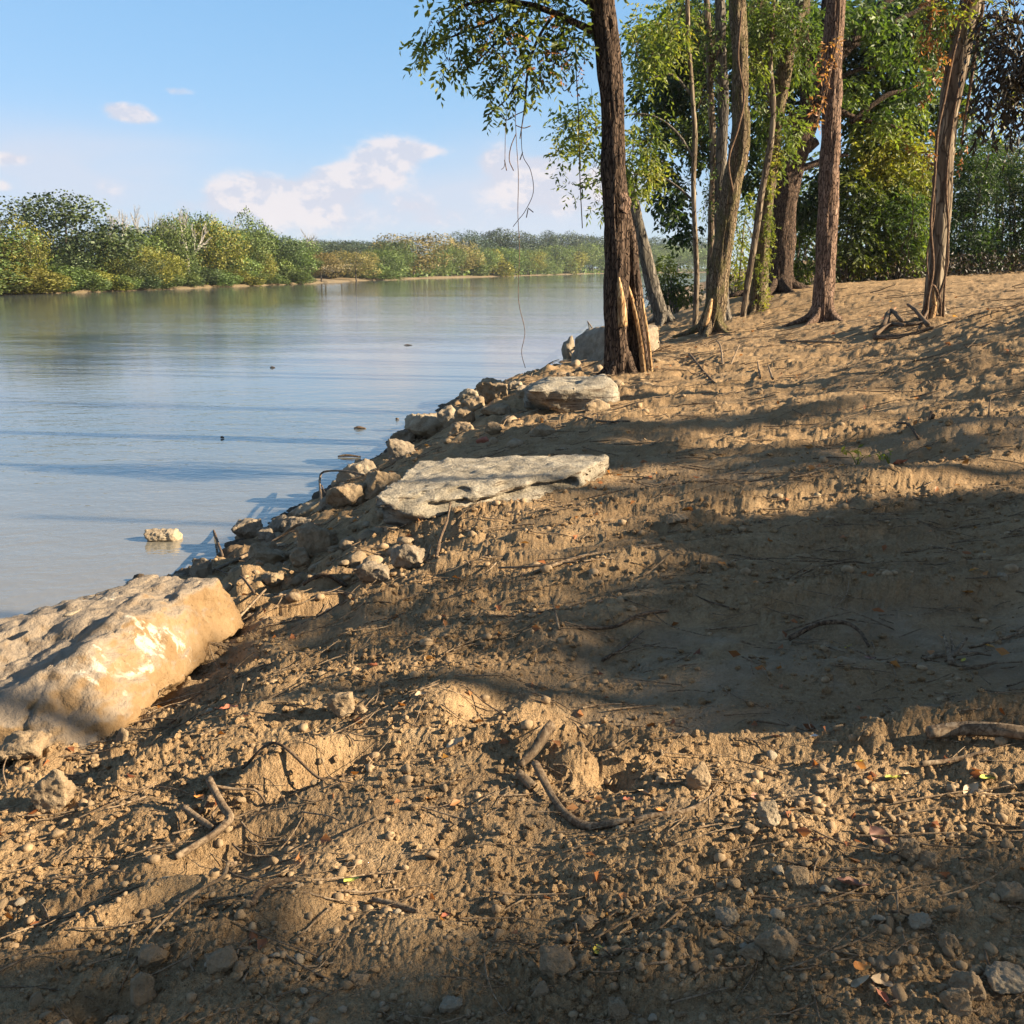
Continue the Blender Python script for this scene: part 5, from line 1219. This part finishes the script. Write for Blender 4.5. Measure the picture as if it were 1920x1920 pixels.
# leaning dead trunk
T = NearTree('leaning_dead_tree', (1243,604), -.1, 'leaning dark dead trunk just right of the split tree')
T.stem([(1243,604,30),(1225,540,26),(1208,470,25),(1193,410,24),(1180,360,22),(1168,315,16)], 'bark_grey', seed=5, seg=24, dens=8)

# tree behind the split tree that carries pale foliage
Bk = NearTree('slim_leafy_tree', (1303,612), .05, 'slim young tree with pale hanging foliage left of the S-curved trunk')
Bk.stem([(1303,612,11),(1306,520,10),(1303,430,9),(1300,340,9),(1303,250,9),(1296,150,8),(1290,50,8),(1288,-100,7)], 'bark_pale', seg=14, dens=5, seed=6)
Bk.limbs([[(1303,300,6),(1270,250,5),(1230,220,4),(1180,215,3),(1120,240,2),(1060,260,2)],[(1298,180,6),(1260,140,4),(1210,150,3)],[(1303,380,5),(1270,350,4),(1230,330,3),(1150,330,2),(1085,355,2)]], 'bark_grey')
Bk.foliage([(1060,240,24,30),(1052,290,14,30),(1085,230,26,30),(1100,270,26,40),(1118,320,22,40),(1095,210,24,20),(1125,370,18,30),(1065,345,24,10),(1110,190,26,26),(1185,300,24,60),(1215,260,30,40),(1200,220,30,30),(1235,300,26,30),(1210,340,30,20),(1190,360,14,30),(1225,110,30,60),(1190,90,30,60),(1262,60,40,60)], 'lf_light', 470, 36, tight=.8, leaf=.16, length=.42, nl=7)
Bk.foliage([(1195,290,24,50),(1225,280,30,36),(1075,250,30,30),(1245,50,50,50)], 'lf_yellow', 140, 37, leaf=.13, length=.4, twig=False, part='yellow_leaves')

# B: S-curved trunk
Bt = NearTree('curved_tree', (1335,624), .02, 'S-curved tall trunk with a torn pale scar at its foot')
Bt.stem([(1333,624,43),(1342,570,38),(1352,490,36),(1362,420,36),(1372,350,36),(1384,290,36),(1390,240,33),(1387,180,29),(1388,100,29),(1383,20,29),(1383,-80,29),(1388,-250,26),(1395,-500,21)], 'bark_mossy', seed=12, seg=44, dens=13, amp=.18)
Bt.limbs([[(1322,612,12),(1328,585,12),(1334,560,5)]], 'wood', -.26, 'wood_scar', 8)
Bt.limbs([[(1374,360,5),(1366,300,4),(1384,240,5),(1395,180,4),(1384,110,4),(1390,20,4)]], 'vine', -.40, 'climbing_vine', 6)
Bt.foliage([(1380,-250,200,120),(1450,-400,160,120),(1320,-420,140,120)], 'lf_green', 380, 38, leaf=.16, length=.5, twig=False, nl=7)
# ivy-hung thin trunks
Iv = NearTree('ivy_sapling', (1326,606), .06, 'thin light trunk right behind the slim leafy tree, sprinkled with ivy')
Iv.stem([(1328,606,14),(1332,500,14),(1334,400,13),(1338,300,13),(1333,200,12),(1330,100,12),(1325,0,11),(1322,-120,10)], 'bark_pale', seg=16, dens=5, seed=14)
Iv.foliage([(1330,150,14,120),(1333,350,9,100),(1315,60,26,60)], 'lf_green', 230, 39, leaf=.11, length=.25, nl=6)
Gt = NearTree('grey_tree', (1358,606), .1, 'straight grey trunk half hidden behind the S-curved trunk')
Gt.stem([(1358,606,26),(1352,500,22),(1350,400,20),(1352,300,20),(1356,200,20),(1352,100,20),(1350,0,18),(1348,-140,16)], 'bark_grey', seed=15, dens=6, seg=20)
Gt.foliage([(1300,90,50,60),(1270,150,40,50),(1320,190,36,50),(1290,260,30,36),(1250,190,30,40)], 'lf_dark', 420, 40, tight=.8, leaf=.19, length=.42, dy=5, nl=7)
Sp = NearTree('pale_sapling', (1395,592), .3, 'thin pale leaning sapling right of the S-curved trunk')
Sp.stem([(1393,592,12),(1405,510,12),(1417,440,12),(1430,350,12),(1445,270,11),(1450,200,10),(1444,120,9),(1448,40,8),(1455,-80,7)], 'bark_pale', seg=14, dens=5, seed=16)
Sp.limbs([[(1449,210,5),(1435,150,4),(1425,90,3)]], 'bark_pale')
Sp.foliage([(1440,60,40,40),(1410,110,30,40),(1470,30,40,30),(1420,20,40,30)], 'lf_green', 260, 41, leaf=.14, length=.4, nl=7)
# ivy trunk 2
I2 = NearTree('ivy_clad_tree', (1420,588), .33, 'mossy trunk wrapped in bright ivy between the pale sapling and the big dark tree')
I2.stem([(1420,588,32),(1425,520,29),(1430,440,27),(1438,370,26),(1447,300,26),(1452,240,26),(1462,180,28),(1475,110,28),(1492,40,25),(1515,-20,22),(1560,-160,18)], 'bark_mossy', seed=18, dens=9, seg=28)
I2.foliage([(1440,400,10,50),(1438,460,8,50),(1436,520,8,40),(1445,340,10,40),(1450,290,12,30),(1430,560,10,20),(1418,480,5,60)], 'lf_yellow', 330, 42, leaf=.09, length=.16, nl=5, depth=.42, twig=False, part='ivy', dy=-.25)
I2.foliage([(1470,240,40,40),(1430,190,36,40),(1500,80,40,40),(1455,290,26,24)], 'lf_green', 260, 43, leaf=.15, length=.4, nl=7)
# big dark spreading tree
Bg = NearTree('spreading_tree', (1457,546), .88, 'massive dark spreading tree with forked limbs behind the thinner trunks')
Bg.stem([(1457,546,64),(1463,500,50),(1468,430,46),(1474,360,46),(1482,310,48),(1500,265,44),(1516,215,42),(1524,170,38)], 'bark', seed=21, dens=8, seg=36)
Bg.limbs([[(1522,180,34),(1508,120,28),(1502,60,26),(1506,0,24),(1500,-80,18)],[(1524,178,34),(1555,125,26),(1590,85,22),(1625,40,18),(1665,0,16),(1740,-60,12)],[(1520,140,20),(1545,60,18),(1550,0,16),(1560,-80,12)],[(1580,95,14),(1640,60,12),(1700,30,9),(1760,0,7)],
          [(1488,292,26),(1510,280,20),(1532,264,14)],[(1595,230,10),(1630,200,10),(1665,178,9),(1700,170,6)],[(1490,320,14),(1520,310,12),(1560,295,9),(1590,290,6)],[(1545,190,12),(1590,215,9),(1640,230,7),(1690,240,5)],[(1505,250,10),(1550,170,9),(1610,130,7),(1700,120,5)]], 'bark', 0, 'limb', 12)
Bg.foliage([(1250,100,60,50,4),(1230,170,50,40,4),(1260,230,40,40,4),(1245,310,36,30,4),(1255,360,34,40,4),(1290,30,60,50,4),(1300,120,50,60,6),(1320,260,40,60,6),(1350,60,50,60,5),(1290,430,24,24,5),(1265,400,26,16,5),
            (1410,40,60,50,3),(1400,140,50,60,6),(1420,240,40,50,6),(1400,320,24,40,6),(1480,40,60,60,2),(1480,130,50,50,5),(1460,320,40,40,5),(1500,370,40,40,4),(1540,60,60,60,2),(1590,130,60,50,3),(1640,60,80,60,2),(1620,200,60,50,4),
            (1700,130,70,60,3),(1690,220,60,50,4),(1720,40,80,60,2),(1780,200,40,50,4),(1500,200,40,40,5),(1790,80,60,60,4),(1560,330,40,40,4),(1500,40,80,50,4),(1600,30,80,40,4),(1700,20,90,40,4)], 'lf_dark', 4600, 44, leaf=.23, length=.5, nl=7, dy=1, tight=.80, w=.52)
Bg.foliage([(1420,30,60,30,-1),(1380,60,30,50,0),(1465,60,40,40,-1),(1500,140,30,30,-1),(1600,160,40,30,0),(1680,80,60,40,-1),(1650,220,40,26,0),(1270,60,50,40,2),(1740,150,40,30,-1),(1460,240,30,30,0),(1230,60,50,50,2),(1340,40,40,40,0),(1540,30,50,30,-1),(1620,20,60,30,-1),(1290,200,30,50,2),(1410,120,30,40,0),(1700,200,40,30,0)], 'lf_green', 700, 45, leaf=.21, length=.45, nl=7, tight=.7, w=.52, twig=False, part='sun_toned_leaves')  # lighter leaf colour stands in for sun on parts of this crown
# C: straight reddish trunk
Ct = NearTree('straight_tree', (1541,604), .35, 'straight reddish-brown furrowed trunk standing alone on the slope')
Ct.stem([(1541,604,44),(1543,570,38),(1548,480,37),(1552,400,36),(1556,300,35),(1560,200,34),(1561,100,34),(1567,0,33),(1570,-100,31),(1575,-300,26),(1580,-550,20)], 'bark_red', seed=24, seg=44, dens=13, amp=.18, freq=18)
Ct.limbs([[(1575,-60,5),(1572,60,4),(1560,120,3),(1549,180,2)],[(1566,70,4),(1552,150,3),(1538,200,2),(1530,235,2)]], 'vine', -.32, 'hanging_vine', 5)
Ct.foliage([(1563,80,6,16),(1557,110,8,12),(1550,140,7,12),(1534,195,10,14),(1530,225,6,12),(1552,95,6,10)], 'lf_dry', 34, 46, leaf=.11, length=.2, nl=5, dy=-.4, twig=False, part='dry_vine_leaves', depth=.2)
Ct.foliage([(1570,-350,200,110),(1650,-480,160,100),(1500,-500,160,100)], 'lf_green', 320, 47, leaf=.16, length=.5, twig=False)
# D: vine-wrapped tree
Dt = NearTree('vine_wrapped_tree', (1748,610), .6, 'pale leaning trunk wrapped in vines at the right')
Dt.stem([(1748,610,41),(1750,570,34),(1756,500,32),(1763,430,32),(1767,360,32),(1771,290,33),(1778,220,34),(1790,150,38),(1802,90,38),(1816,30,38),(1832,-40,36),(1855,-200,31),(1890,-450,23)], 'bark_pale', seed=27, seg=44, dens=16, amp=.10, freq=6)
Dt.limbs([[(1736,612,6),(1740,560,6),(1750,500,5),(1745,420,5),(1752,340,5),(1758,250,5),(1772,180,5),(1788,100,5),(1806,30,5),(1822,-40,5)],[(1760,612,5),(1764,570,5),(1750,535,5),(1738,560,5),(1732,590,4),(1740,612,4)],
          [(1768,600,5),(1772,520,4),(1778,430,4),(1774,350,4),(1782,260,3),(1796,170,4),(1806,130,4)],[(1745,580,5),(1762,550,5),(1776,500,4),(1778,440,4)],[(1735,600,4),(1742,540,3),(1738,480,3),(1752,400,3),(1748,330,3)]], 'vine', -.24, 'climbing_vine', 6)
Dt.limbs([[(1745,605,12),(1752,570,10),(1750,540,5)]], 'wood', -.22, 'bare_wood_strip', 8)
Dt.limbs([[(1850,-60,8),(1838,40,7),(1826,120,6),(1815,190,5),(1802,270,4)]], 'vine', -.1, 'hanging_vine', 6)
Dt.foliage([(1745,30,22,60),(1755,100,16,40),(1748,150,14,30),(1738,180,8,12),(1760,60,16,40),(1808,230,6,40),(1765,10,26,30),(1800,290,6,10),(1728,300,14,30),(1740,260,12,20)], 'lf_dry', 80, 48, leaf=.085, length=.2, nl=6, twig=True, part='dry_vine_leaves', depth=.3)
Dt.foliage([(1750,20,40,50),(1790,20,40,40),(1850,10,40,30),(1860,200,30,30),(1900,160,30,30)], 'lf_yellow', 110, 49, leaf=.10, length=.26, nl=7)
Dt.foliage([(1880,-300,160,110),(1800,-450,160,110)], 'lf_green', 240, 50, leaf=.15, length=.5, twig=False, part='upper_crown')
# brown withered crown at the upper right corner
Wt = NearTree('withered_tree', (2060,640), .75, 'withered brown hanging foliage in the upper right corner')
Wt.stem([(2060,640,40),(2055,400,36),(2040,200,34),(2020,0,30),(2000,-200,24)], 'bark', seed=29, dens=6, seg=20)
Wt.limbs([[(2045,240,14),(1980,180,10),(1920,160,8),(1860,150,5)],[(2030,80,14),(1960,50,9),(1900,40,7),(1850,30,4)],[(2035,150,12),(1950,110,8),(1880,90,5)]], 'bark')
Wt.foliage([(1900,10,40,20),(1925,60,30,30),(1875,75,26,20),(1845,150,16,26),(1880,150,26,24),(1912,185,22,16),(1865,30,30,16),(1900,110,22,20),(1975,100,60,80)], 'lf_brown', 210, 51, leaf=.12, length=.45, nl=11, droop=2.6, w=.3)

# hanging vines over the water (thin, from the arching branch)
def hang(name, L, w0, label, y, forks=(), seed=0):
    w0 *= .56
    P, r = trunk_pts([(a, b, w0) for a, b in L], y); o0 = P[0].copy()
    o = mk(name, *tube(P-o0, r, 5, len(L)*6, cap=True), M['vine']); o.location = o0; tag(o, label, 'vine')
    for k in forks:
        Q, q = trunk_pts([(a, b, 1.7) for a, b in k], y); mk('side_tendril', *tube(Q-o0, q, 4, len(k)*4), M['vine'], o)
    return o
yA = A.y
hang('hanging_vine', [(968,150),(966,200),(968,260),(972,330),(971,400),(974,470),(972,560),(984,620),(978,660),(985,690)], 2.2, 'longest thin vine hanging from the arching branch down to the bank', yA,
     [[(968,215),(950,225),(940,212)],[(967,235),(982,240),(995,236)],[(968,250),(958,275),(955,300),(963,320)],[(968,215),(985,205),(983,185)]])
hang('hanging_vine', [(985,160),(984,205),(978,240),(980,290),(995,320),(1000,360),(985,395),(972,412),(962,425)], 2.2, 'looping vine right beside the longest hanging vine', yA+.1, [[(990,390),(1000,398)],[(990,392),(987,408)],[(980,285),(975,300)]])
hang('hanging_vine', [(952,200),(948,240),(947,280),(946,310),(940,318)], 1.8, 'short thin vine left of the longest hanging vine', yA, [[(946,300),(950,320)]])
hang('hanging_vine', [(1078,60),(1080,130),(1084,200),(1086,280),(1088,350),(1092,428)], 3.2, 'straight vine hanging between the longest vine and the split tree', yA+.2, [[(1080,150),(1060,170),(1054,164)]])
hang('hanging_vine', [(1710,360),(1712,400),(1708,440),(1700,455),(1704,480),(1693,510)], 3.0, 'crooked vine dangling between the reddish trunk and the vine-wrapped tree', Dt.y, [[(1712,405),(1704,435),(1690,468),(1700,480)]])

# ------------------------------------------------------------------ shrubs and trees behind
def shrub(name, px, py, y, blobs, mat, n, label, seed, leaf=.13, stems=5, cat='bush', length=.36, mat2=None, bark='bark_grey', nl=7):
    z = float(base_z(at_y(px, py, y)[0], y)[0]); b = np.array([at_y(px, py, y)[0], y, z]); root = empty(name, b); tag(root, label, cat)
    rng = np.random.RandomState(seed); mb = MB(); P = []; Cn = []; tot = sum(q[2]*q[3] for q in blobs)
    for q in blobs:
        c = at_y(q[0], q[1], y+(q[4] if len(q) > 4 else 0)); e = np.array([q[2], max(q[2], q[3]), q[3]])/F*y; k = max(3, int(n*q[2]*q[3]/tot))
        P.append(c+in_ball(k, rng, .2)*e+rng.normal(size=(k,3))*e*.15); Cn.append(np.repeat(c[None], k, 0))
        for _ in range(2):
            t = c + rng.normal(size=3)*e*.3; s0 = b + rng.normal(size=3)*[.25,.25,0]-[0,0,.1]
            m_ = s0*.5+t*.5+[0,0,abs(t[2]-s0[2])*.15]+rng.normal(size=3)*.15
            mb.add(*tube(np.array([s0, m_, t])-b, [.045,.03,.012], 5, 8, cap=False))
    mk('stems', *mb.get(), M[bark], root)
    P = np.concatenate(P); Cn = np.concatenate(Cn)
    P[:,2] = np.maximum(P[:,2], z+.05)
    V, Fc = sprigs(P, rng, length, leaf*1.1, nl-1, .3, unit(P-Cn)+.5*rng.normal(size=P.shape)); mk('foliage', V-b, Fc, M[mat], root, smooth=False)
    return root
shrub('waterside_bush', 1262, 570, 42, [(1250,520,26,26),(1285,540,26,22),(1262,550,22,16),(1235,545,16,20),(1245,500,14,20)], 'lf_green', 260, 'feathery green bush at the water between the leaning trunk and the slim trees', 61, .16)
shrub('waterside_bush', 1385, 580, 36, [(1382,470,16,40),(1386,520,18,36),(1400,540,16,30),(1375,430,14,30),(1400,400,14,30)], 'lf_yellow', 260, 'bright yellow-green bush between the S-curved trunk and the ivy trunk', 62, .13)
shrub('thicket_bush', 1500, 540, 40, [(1510,470,34,50),(1500,520,40,24),(1490,420,26,40),(1530,400,26,40)], 'lf_green', 520, 'green bush between the massive tree and the reddish trunk', 63, .15)
shrub('thicket_tree', 1596, 525, 37, [(1600,440,40,54),(1590,490,44,30),(1600,370,40,40),(1640,470,34,34)], 'lf_green', 900, 'dark leafy small tree right behind the reddish trunk', 64, .16, cat='tree')
shrub('golden_tree', 1660, 515, 38, [(1650,290,50,40),(1690,320,44,40),(1620,320,44,40),(1660,350,50,36),(1640,260,40,26),(1600,160,30,26),(1680,280,40,30),(1700,360,34,30)], 'lf_yellow', 1500, 'glowing golden-green tree between the reddish and the vine-wrapped trunks', 65, .18, cat='tree', length=.5)
shrub('thicket_bush', 1690, 512, 37, [(1650,420,40,44),(1700,430,40,50),(1680,390,50,36),(1640,470,24,30),(1720,470,30,34)], 'lf_green', 900, 'mid-green leafy bush under the golden tree', 66, .16)
shrub('thicket_bush', 1725, 508, 38, [(1730,420,20,60),(1740,340,24,50),(1735,470,24,30)], 'lf_olive', 420, 'olive bush directly behind the vine-wrapped trunk', 67, .14)
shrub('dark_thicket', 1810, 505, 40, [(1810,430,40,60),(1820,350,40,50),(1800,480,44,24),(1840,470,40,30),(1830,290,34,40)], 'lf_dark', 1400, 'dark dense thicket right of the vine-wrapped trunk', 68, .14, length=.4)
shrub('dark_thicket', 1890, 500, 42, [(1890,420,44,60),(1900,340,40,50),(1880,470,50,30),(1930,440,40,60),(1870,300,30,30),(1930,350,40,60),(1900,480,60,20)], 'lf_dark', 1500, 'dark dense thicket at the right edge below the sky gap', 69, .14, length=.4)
shrub('pale_tree', 1865, 500, 60, [(1850,290,40,40),(1890,310,40,40),(1830,330,34,34),(1910,280,30,40),(1870,350,50,40)], 'lf_olive', 700, 'hazy olive tree behind the thicket at the right edge', 70, .2, cat='tree', length=.5)
shrub('dark_thicket', 2010, 500, 40, [(2000,420,60,70),(2060,380,60,80),(2010,300,60,60)], 'lf_dark', 700, 'dark thicket continuing beyond the right edge', 71, .2, length=.5)
shrub('back_tree', 1560, 520, 56, [(1480,380,50,60),(1540,330,60,50),(1450,430,40,60),(1560,430,60,60),(1420,350,30,50),(1500,470,60,30)], 'lf_green', 700, 'green tree filling the gap behind the massive dark tree', 72, .22, cat='tree', length=.6)
shrub('back_tree', 1760, 505, 60, [(1760,420,60,70),(1700,470,60,30),(1740,300,60,60),(1800,250,40,40)], 'lf_dark', 1100, 'dark tree far behind the vine-wrapped trunk', 73, .22, cat='tree', length=.6)
# sunlit grass seen under the bushes
g0 = at_y(1625, 503, 47); tag(mk('grass_patch', [(g0[0]-1.5,46,1.62),(g0[0]+6,46,1.62),(g0[0]+7,60,1.75),(g0[0]-1.5,60,1.75)], [(0,1,2,3)], M['grass'], smooth=False), kind='structure')
# dark brush heap line at the foot of the thicket
def brush():
    rng = np.random.RandomState(81); P = []; 
    for px in np.linspace(1560, 2100, 150):
        y = 36+3*rng.rand(); x = at_y(px, 510, y)[0]; z = float(base_z(x, y)[0]); k = 14
        P.append(np.column_stack([x+rng.normal(size=k)*.3, y+rng.normal(size=k)*.4, z+.8*rng.rand(k)**1.5]))
    V, Fc = leaf_cards(np.concatenate(P), .16, rng, .1, .5, .1); tag(mk('brush_litter', V, Fc, M['lf_brown'], smooth=False), kind='stuff')
brush()

# small weeds
def weed(px, py, n, h, mat, label, seed, w_=.03):
    g = on_ground(px, py); rng = np.random.RandomState(seed); e = empty('weed', g); tag(e, label, 'plant'); mb = MB(); P = []
    for i in range(n):
        a = rng.rand()*6.3; l = h*(.5+.7*rng.rand()); t = np.array([math.cos(a)*l*.8, math.sin(a)*l*.8, l*.6]); m_ = t*.5+[0,0,l*.3]
        mb.add(*tube([(0,0,-.01), m_, t], [.003,.0025,.0015], 4, 6, cap=False)); P += [t, m_, t*.8+[0,0,.02]]
    mk('stem', *mb.get(), M['lf_yellow'], e)
    mk('leaves', *leaf_cards(np.array(P), .05*(h/.2)*(.6+.8*rng.rand(len(P))), rng, .1, .5, .15), M[mat], e)
weed(1605,905,7,.15,'lf_yellow','green weed sprouting in the lit strip on the right slope',1)
weed(1665,908,6,.14,'lf_yellow','yellowish weed right beside the green weed in the lit strip',2)
# floating bits
def bit(px, py, L, label, seed):
    p = at_z(px, py, WATER+.01); rng = np.random.RandomState(seed)
    V, Fc = tube([(-L/2,0,0),(-.1*L,.03*L,.012),(L/2,-.02*L,.0)], [.01,.022,.008], 6, 10, rough=.3, seed=seed); o = mk('floating_twig', V, Fc, M['dead_dark']); o.location = p; tag(o, label, 'twig')
bit(765,647,.30,'dark twig floating in mid river below the cloud reflection',1)
bit(675,803,.22,'small dark lump floating off the rocky bank',2)
bit(655,856,.35,'thin twig floating nearest to the rocky bank',3)
bit(417,821,.06,'tiny dark speck floating in the open water',4)
bit(745,786,.07,'tiny stub poking from the water near the bank crest',5)
bit(511,689,.15,'tiny floating fleck in the middle of the river',6)

# ------------------------------------------------------------------ trees to the right, outside the view, crowns shaped to cast the shade patches
def in_poly(pt, poly):
    x, y = pt[:,0], pt[:,1]; c = np.zeros(len(pt), bool); j = len(poly)-1
    for i in range(len(poly)):
        xi, yi = poly[i]; xj, yj = poly[j]
        t = ((yi > y) != (yj > y)) & (x < (xj-xi)*(y-yi)/((yj-yi) or 1e-9)+xi); c ^= t; j = i
    return c
SHADE = [ # polygon in photo pixels, ground z, density per m2, distance toward the sun
 ([(1015,1240),(1060,1180),(1140,1110),(1200,1075),(1180,1010),(1400,965),(1700,940),(2300,920),(2500,1450),(1900,1350),(1750,1350),(1300,1345),(1150,1290)], .06, 210, 17, 24),
 ([(1110,915),(1150,872),(1300,852),(1500,832),(1750,800),(2200,775),(2300,825),(1900,842),(1500,900),(1300,925),(1180,935)], .10, 55, 17, 26),
 ([(880,826),(1100,808),(1500,770),(1500,782),(1100,822),(900,836)], 0.0, 90, 16, 20),
 ([(780,893),(900,886),(1000,878),(1160,874),(1160,846),(800,852)], .1, 650, 16, 18),
 ([(-300,1840),(0,1830),(300,1850),(600,1800),(760,1810),(900,1780),(1000,1740),(1200,1720),(1330,1680),(1500,1640),(1700,1600),(2300,1540),(2600,2400),(-300,2400)], 0.0, 105, 12, 20),
 ([(560,1550),(700,1540),(900,1530),(1040,1550),(1100,1600),(1000,1650),(860,1620),(700,1610),(560,1600)], 0.0, 70, 14, 20),
 ([(450,1190),(640,1170),(900,1190),(1030,1210),(1000,1250),(760,1235),(500,1255)], -.1, 60, 15, 20),
 ([(0,1700),(200,1680),(420,1710),(300,1770),(100,1760)], 0.0, 60, 14, 20),
 ([(560,1130),(900,1130),(1080,1130),(1060,1170),(700,1165)], -.05, 40, 15, 20),
 ([(1250,750),(1900,690),(1900,712),(1500,755),(1250,770)], .3, 9, 15, 22),
]
def on_plain(px, py):
    z = 0.0
    for _ in range(14):
        p = at_z(px, py, z); z = .5*z+.5*float(base_z(p[0], p[1])[0])
    return at_z(px, py, z)[:2]
def shade_trees():
    rng = np.random.RandomState(90); allP = []
    for poly, z, dens, t0, t1 in SHADE:
        W_ = np.array([on_plain(a, b) for a, b in poly]); lo, hi = W_.min(0), W_.max(0)
        n = int(dens*(hi-lo).prod()); q = lo+rng.rand(n, 2)*(hi-lo); q = q[in_poly(q, W_)]
        # small ragged gaps
        q = q[fbm2(q[:,0]*.8+3, q[:,1]*3.4-q[:,0]*.9, 3, 95) > (-.34 if dens > 150 else -.14)]
        t = t0+(t1-t0)*rng.rand(len(q)); h = SUNV[:2]/math.cos(SUN_EL)
        P = np.column_stack([q+h*t[:,None], base_z(q[:,0], q[:,1])+t*math.tan(SUN_EL)]); allP.append(P)
    P = np.concatenate(allP)
    print('shade sprigs', len(P), P.min(0), P.max(0))
    # share them out among the nearest of several trees
    cy = [1.0, 4.2, 7.2, 10.5, 15]; cx = [15, 17.5, 19, 20, 22]
    ctr = np.column_stack([cx, cy]); k = np.argmin(((P[:,None,:2]-ctr[None])**2).sum(-1), 1)
    lab = ['leafy shade tree standing right of the view, first from the viewpoint','leafy shade tree right of the view, second from the viewpoint','leafy shade tree right of the view, third from the viewpoint','leafy shade tree right of the view, fourth from the viewpoint','leafy shade tree right of the view, farthest from the viewpoint']
    for i in range(5):
        S = P[k == i]
        if len(S) < 5: continue
        b = np.array([cx[i], cy[i], float(base_z(cx[i], cy[i])[0])]); e = empty('shade_tree', b); tag(e, lab[i], 'tree')
        V, Fc = sprigs(S, rng, .20, .13, 7, .3, None, .65); mk('crown', V-b, Fc, M['lf_shade'], e, smooth=False)
        mb = MB(); mb.add(*tube([(0,0,-.3),(.1,0,2),(0,.1,5),(0,0,9)], [.17,.14,.10,.05], 10, 14))
        mk('trunk', *mb.get(), M['bark'], e); mb = MB()
        for j in rng.permutation(len(S))[:9]:
            q = S[j]-b; zz = min(q[2]*.7, 7.5); mb.add(*tube([(0,0,zz), q*.5+[0,0,zz*.5+.3], q], [.035,.022,.008], 5, 8, cap=False))
        mk('limbs', *mb.get(), M['bark'], e)
shade_trees()
def overhead():  # unseen canopy added to block sky light over the foreground
    rng = np.random.RandomState(93); n = 9000
    P = np.column_stack([-3+18*rng.rand(n), -9+19*rng.rand(n), 6.5+6*rng.rand(n)])
    fx = P[:,0]-P[:,2]/math.tan(SUN_EL)*math.sin(SUN_AZ); fy = P[:,1]-P[:,2]/math.tan(SUN_EL)*math.cos(SUN_AZ)
    P = P[((fx < -.62*np.maximum(fy, 0)-1) | (fy < 1.2))]
    P = P[(P[:,1] < P[:,2]*.80) & (P[:,0] > -3+.25*np.abs(P[:,1])) & (fbm2(P[:,0]*.5, P[:,1]*.5+P[:,2], 2, 97) > -.25)]
    b = np.array([3.5, -4.5, float(base_z(3.5,-4.5)[0])]); e = empty('shade_tree', b); tag(e, 'broad unseen tree added behind the viewpoint to dim sky light on the near ground', 'tree')
    V, Fc = sprigs(P, rng, .45, .22, 6, .3, None, .6); mk('crown', V-b, Fc, M['lf_shade'], e, smooth=False)
    mk('trunk', *tube([(0,0,-.3),(.1,0,3),(0,.2,6),(.1,0,11)], [.34,.28,.22,.08], 12, 16), M['bark'], e); mb = MB()
    for j in rng.permutation(len(P))[:40]:
        q = P[j]-b; mb.add(*tube([(0,0,min(q[2]*.6,6)), q*.5+[0,0,q[2]*.3], q], [.09,.05,.012], 5, 8, cap=False))
    mk('limbs', *mb.get(), M['bark'], e)
overhead()

# ------------------------------------------------------------------ thin river haze
def haze():
    x0, x1, y0, y1, z0, z1 = -1300, 1300, -300, 2000, -5.2, 34
    V = [(x, y, z) for z in (z0, z1) for y in (y0, y1) for x in (x0, x1)]
    Fc = [(0,2,3,1),(4,5,7,6),(0,1,5,4),(2,6,7,3),(0,4,6,2),(1,3,7,5)]
    m, nt, out = nmat('haze'); b = NB(nt)
    v = b.n('ShaderNodeVolumePrincipled', {'Color': (.86,.92,1.0), 'Density': .00013, 'Anisotropy': .2}); nt.links.new(v.outputs[0], out.inputs['Volume'])
    tag(mk('haze', V, Fc, m, smooth=False), kind='stuff')
haze()
